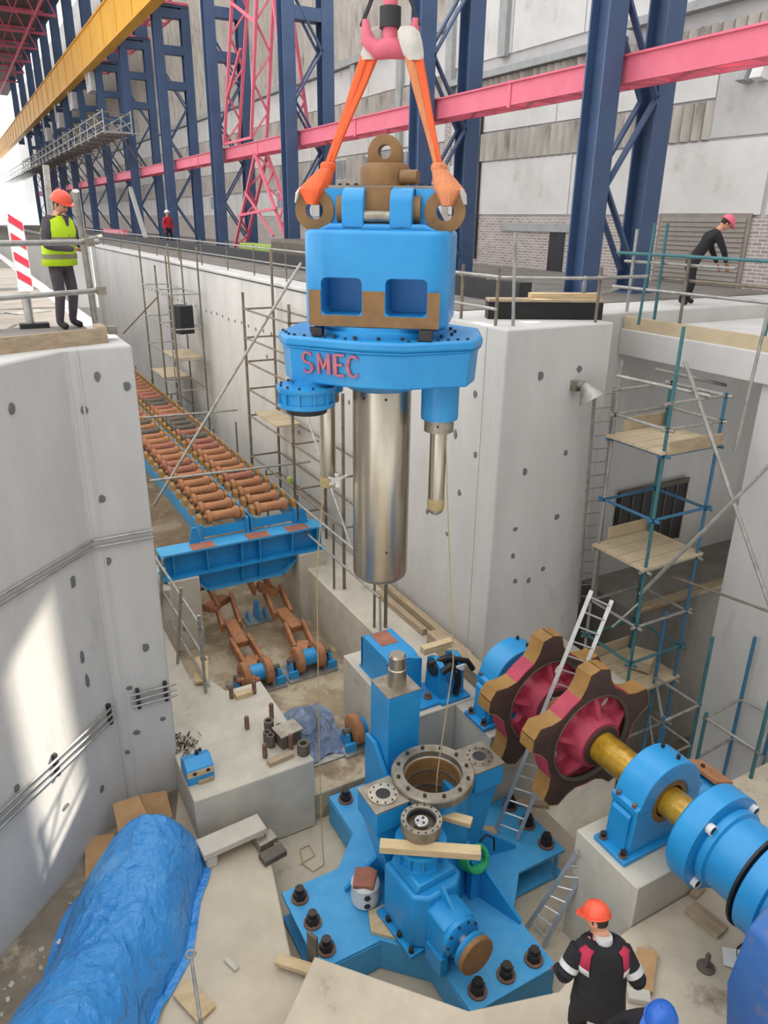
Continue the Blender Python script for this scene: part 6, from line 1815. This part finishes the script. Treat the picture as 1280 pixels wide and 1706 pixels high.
def pose(lean=(0, 0), hands=None, head=(0, 0), feet=None, H=1.0, crouch=0.0):
    lx, ly_ = lean
    P = lambda x, y, z: (x * H, y * H, z * H)
    J = {'pelvis': P(0, 0, .94 - crouch), 'spine': P(lx * .35, ly_ * .35, 1.14 - crouch), 'chest': P(lx * .75, ly_ * .75, 1.36 - crouch), 'neck': P(lx, ly_, 1.5 - crouch), 'head': P(lx + head[0], ly_ + head[1], 1.585 - crouch)}
    for s, k in (('L', 1), ('R', -1)):
        J['sh' + s] = P(lx * .85 + k * .185, ly_ * .85, 1.42 - crouch)
        e, w = hands[s] if hands else ((k * .26, 0.02, 1.14), (k * .27, -.08, .9))
        J['el' + s] = P(*e); J['wr' + s] = P(*w)
        f = (feet or {}).get(s, ((k * .12, 0), 0))
        (fx, fy), kb_ = f
        J['hip' + s] = P(k * .1, 0, .88 - crouch)
        J['kn' + s] = P((k * .1 + fx) / 2 + 0.01 * k, fy / 2 - .05 - kb_, .49 - crouch * .5)
        J['an' + s] = P(fx, fy + .03, .09)
        J['toe' + s] = P(fx + 0.02 * k, fy - .13, .045)
    return J
# worker in yellow vest on the left deck
lab = 'worker in a yellow hi-vis vest and orange helmet looking down on the left deck'
FACE[lab] = (0.1, -1, -0.45)
J = pose(lean=(0, -.08), head=(0, -.05), hands={'L': ((.3, -.12, 1.12), (.1, -.36, 1.1)), 'R': ((-.3, -.1, 1.12), (-.06, -.36, 1.08))})
t, J = person(lab, (1.28, 11.55, 0), R(38), J, {'top': 'cloth_grey', 'legs': 'cloth_grey'}, 'orange')
vest = MB()
ring_n = 20
V, F = [], []
for (z, cy, rx, ry) in ((.86, 0.0, .26, .2), (1.0, -.015, .245, .19), (1.16, -.035, .245, .185), (1.32, -.06, .255, .185), (1.44, -.07, .22, .155), (1.5, -.075, .12, .11)):
    for i in range(ring_n):
        a_ = 2 * math.pi * i / ring_n
        V.append((rx * math.cos(a_), cy + ry * math.sin(a_), z))
F = [(r_ * ring_n + i, r_ * ring_n + (i + 1) % ring_n, (r_ + 1) * ring_n + (i + 1) % ring_n, (r_ + 1) * ring_n + i) for r_ in range(5) for i in range(ring_n)]
vo = MB().add(V, F).build('hi_vis_vest', 'hivis', t)
vo.modifiers.new('solid', 'SOLIDIFY').thickness = 0.01
for z, rx, ry, cy in ((0.98, .25, .195, -.012), (1.2, .25, .19, -.042)):
    MB().lathe([(1.0, -.03), (1.03, -.03), (1.03, .03), (1.0, .03)], 24, closed=True).build('tape_band', 'tape_grey', vo)
    o = [c for c in vo.children][-1]
    o.data.transform(Matrix.Translation((0, cy, z)) @ Matrix.Diagonal((rx, ry, 1, 1)))
for s in (-1, 1):
    MB().beam((s * .12, -.2, 1.3), (s * .12, -.1, 1.5), .05, .02).build('shoulder_tape', 'reflect', vo)
MB().prism([(-.04, 1.5), (.04, 1.5), (0, 1.22)], -.236, -.2, 'y').build('dark_neck_opening', 'cloth_grey', vo)
# worker in black with crimson shoulders on the right floor
lab = 'worker in black jacket with crimson shoulders and orange helmet on the right floor'
FACE[lab] = (0.87, -0.5, -0.4)
J = pose(lean=(.02, -.14), head=(.02, -.05), hands={'L': ((.36, -.02, 1.16), (.36, -.22, .96)), 'R': ((-.34, .02, 1.14), (-.3, -.2, 1.0))}, feet={'L': ((.14, -.1), .02), 'R': ((-.14, .16), 0)})
p2 = (4.309, 3.263, -4.800)
t, J = person(lab, (p2[0], p2[1] + 0.02, -6.4), R(150), J, {'top': 'cloth_black', 'legs': 'cloth_black'}, 'orange', gloves=True)
jk = MB()
V = []
for (z, cy, rx, ry) in ((.78, 0.0, .27, .21), (.98, -.02, .25, .2), (1.16, -.055, .25, .195), (1.33, -.09, .265, .195), (1.45, -.11, .235, .16), (1.52, -.12, .11, .1)):
    for i in range(ring_n):
        a_ = 2 * math.pi * i / ring_n
        V.append((rx * math.cos(a_), cy + ry * math.sin(a_), z))
jo = MB().add(V, F).build('jacket', 'cloth_black', t)
jo.modifiers.new('solid', 'SOLIDIFY').thickness = 0.01
def patch(parent, V, idx, rows, off, name, material):
    # a piece of cloth lying on the garment rings V
    P_, F_ = [], []
    for r_ in rows:
        fr = r_ - int(r_); r0_ = int(r_)
        for i in idx:
            p = Vector(V[r0_ * ring_n + i % ring_n]).lerp(Vector(V[min(5, r0_ + 1) * ring_n + i % ring_n]), fr)
            cz = Vector((0, sum(V[r0_ * ring_n + q][1] for q in range(ring_n)) / ring_n, p.z))
            P_.append(p + (p - cz).normalized() * off + Vector((0, 0, off * .5)))
    n_ = len(idx)
    F_ = [(a_ * n_ + b_, a_ * n_ + b_ + 1, (a_ + 1) * n_ + b_ + 1, (a_ + 1) * n_ + b_) for a_ in range(len(rows) - 1) for b_ in range(n_ - 1)]
    o = MB().add(P_, F_).build(name, material, parent)
    o.modifiers.new('solid', 'SOLIDIFY').thickness = 0.008
    return o
patch(jo, V, (1, 2, 3), (2.9, 3.5, 4.0, 4.5), .016, 'crimson_panel', 'cloth_crimson')
patch(jo, V, (7, 8, 9), (2.9, 3.5, 4.0, 4.5), .016, 'crimson_panel', 'cloth_crimson')
patch(jo, V, (1, 2, 3), (2.55, 2.9), .018, 'white_band', 'reflect')
patch(jo, V, (7, 8, 9), (2.55, 2.9), .018, 'white_band', 'reflect')
for s in (-1, 1):
    sh, el, wr = Vector(J['sh' + ('L' if s > 0 else 'R')]), Vector(J['el' + ('L' if s > 0 else 'R')]), Vector(J['wr' + ('L' if s > 0 else 'R')])
    MB().tube(sh.lerp(el, .1), el, .098, 14, .085).build('sleeve', 'cloth_black', jo)
    MB().tube(el, el.lerp(wr, .9), .085, 14, .06).build('sleeve', 'cloth_black', jo)
    MB().tube(sh.lerp(el, .62), sh.lerp(el, .8), .1, 14, .098).build('white_band', 'reflect', jo)
MB().tube((0, -.12, 1.5), (0, -.125, 1.55), .09, 14, .08).build('white_collar', 'reflect', jo)
for s in 'LR':
    kn, an, hp_ = Vector(J['kn' + s]), Vector(J['an' + s]), Vector(J['hip' + s])
    MB().tube(hp_, kn, .125, 14, .1).build('trouser_leg', 'cloth_black', t)
    MB().tube(kn, an, .1, 14, .085).build('trouser_leg', 'cloth_black', t)
    MB().tube(kn.lerp(an, .35), kn.lerp(an, .5), .1, 14, .098).build('white_band', 'reflect', t)
# worker with blue helmet at the bottom edge
lab = 'worker with a blue helmet reaching out an arm at the bottom edge'
FACE[lab] = (0.2, -1, -0.2)
J = pose(lean=(0, -.1), head=(0, -.03), hands={'L': ((.26, -.05, 1.15), (.25, -.28, 1.05)), 'R': ((-.3, -.22, 1.3), (-.26, -.46, 1.36))})
p3 = (4.299, 2.495, -4.750)
person(lab, (p3[0], p3[1], -6.4), R(262), J, {'top': 'cloth_black', 'legs': 'cloth_grey'}, 'helmet_blue')
# stooping worker on the right deck
lab = 'stooping worker in dark clothes and pink red helmet on the right deck'
FACE[lab] = (0, -1, -0.7)
J = pose(lean=(0, -.42), head=(0, -.1), hands={'L': ((.24, -.5, 1.02), (.18, -.62, .78)), 'R': ((-.24, -.5, 1.02), (-.14, -.64, .8))}, crouch=.12, feet={'L': ((.13, -.12), .05), 'R': ((-.13, .14), .02)})
person(lab, (12.55, 10.35, 0.0), R(65), J, {'top': 'cloth_black', 'legs': 'cloth_black'}, 'pink')
# distant worker in red
lab = 'distant worker in a red jacket and pale helmet on the far deck'
FACE[lab] = (0, -1, -0.2)
J = pose()
person(lab, (9.85, 40.5, 0.0), R(20), J, {'top': 'cloth_red', 'legs': 'cloth_black'}, 'white')
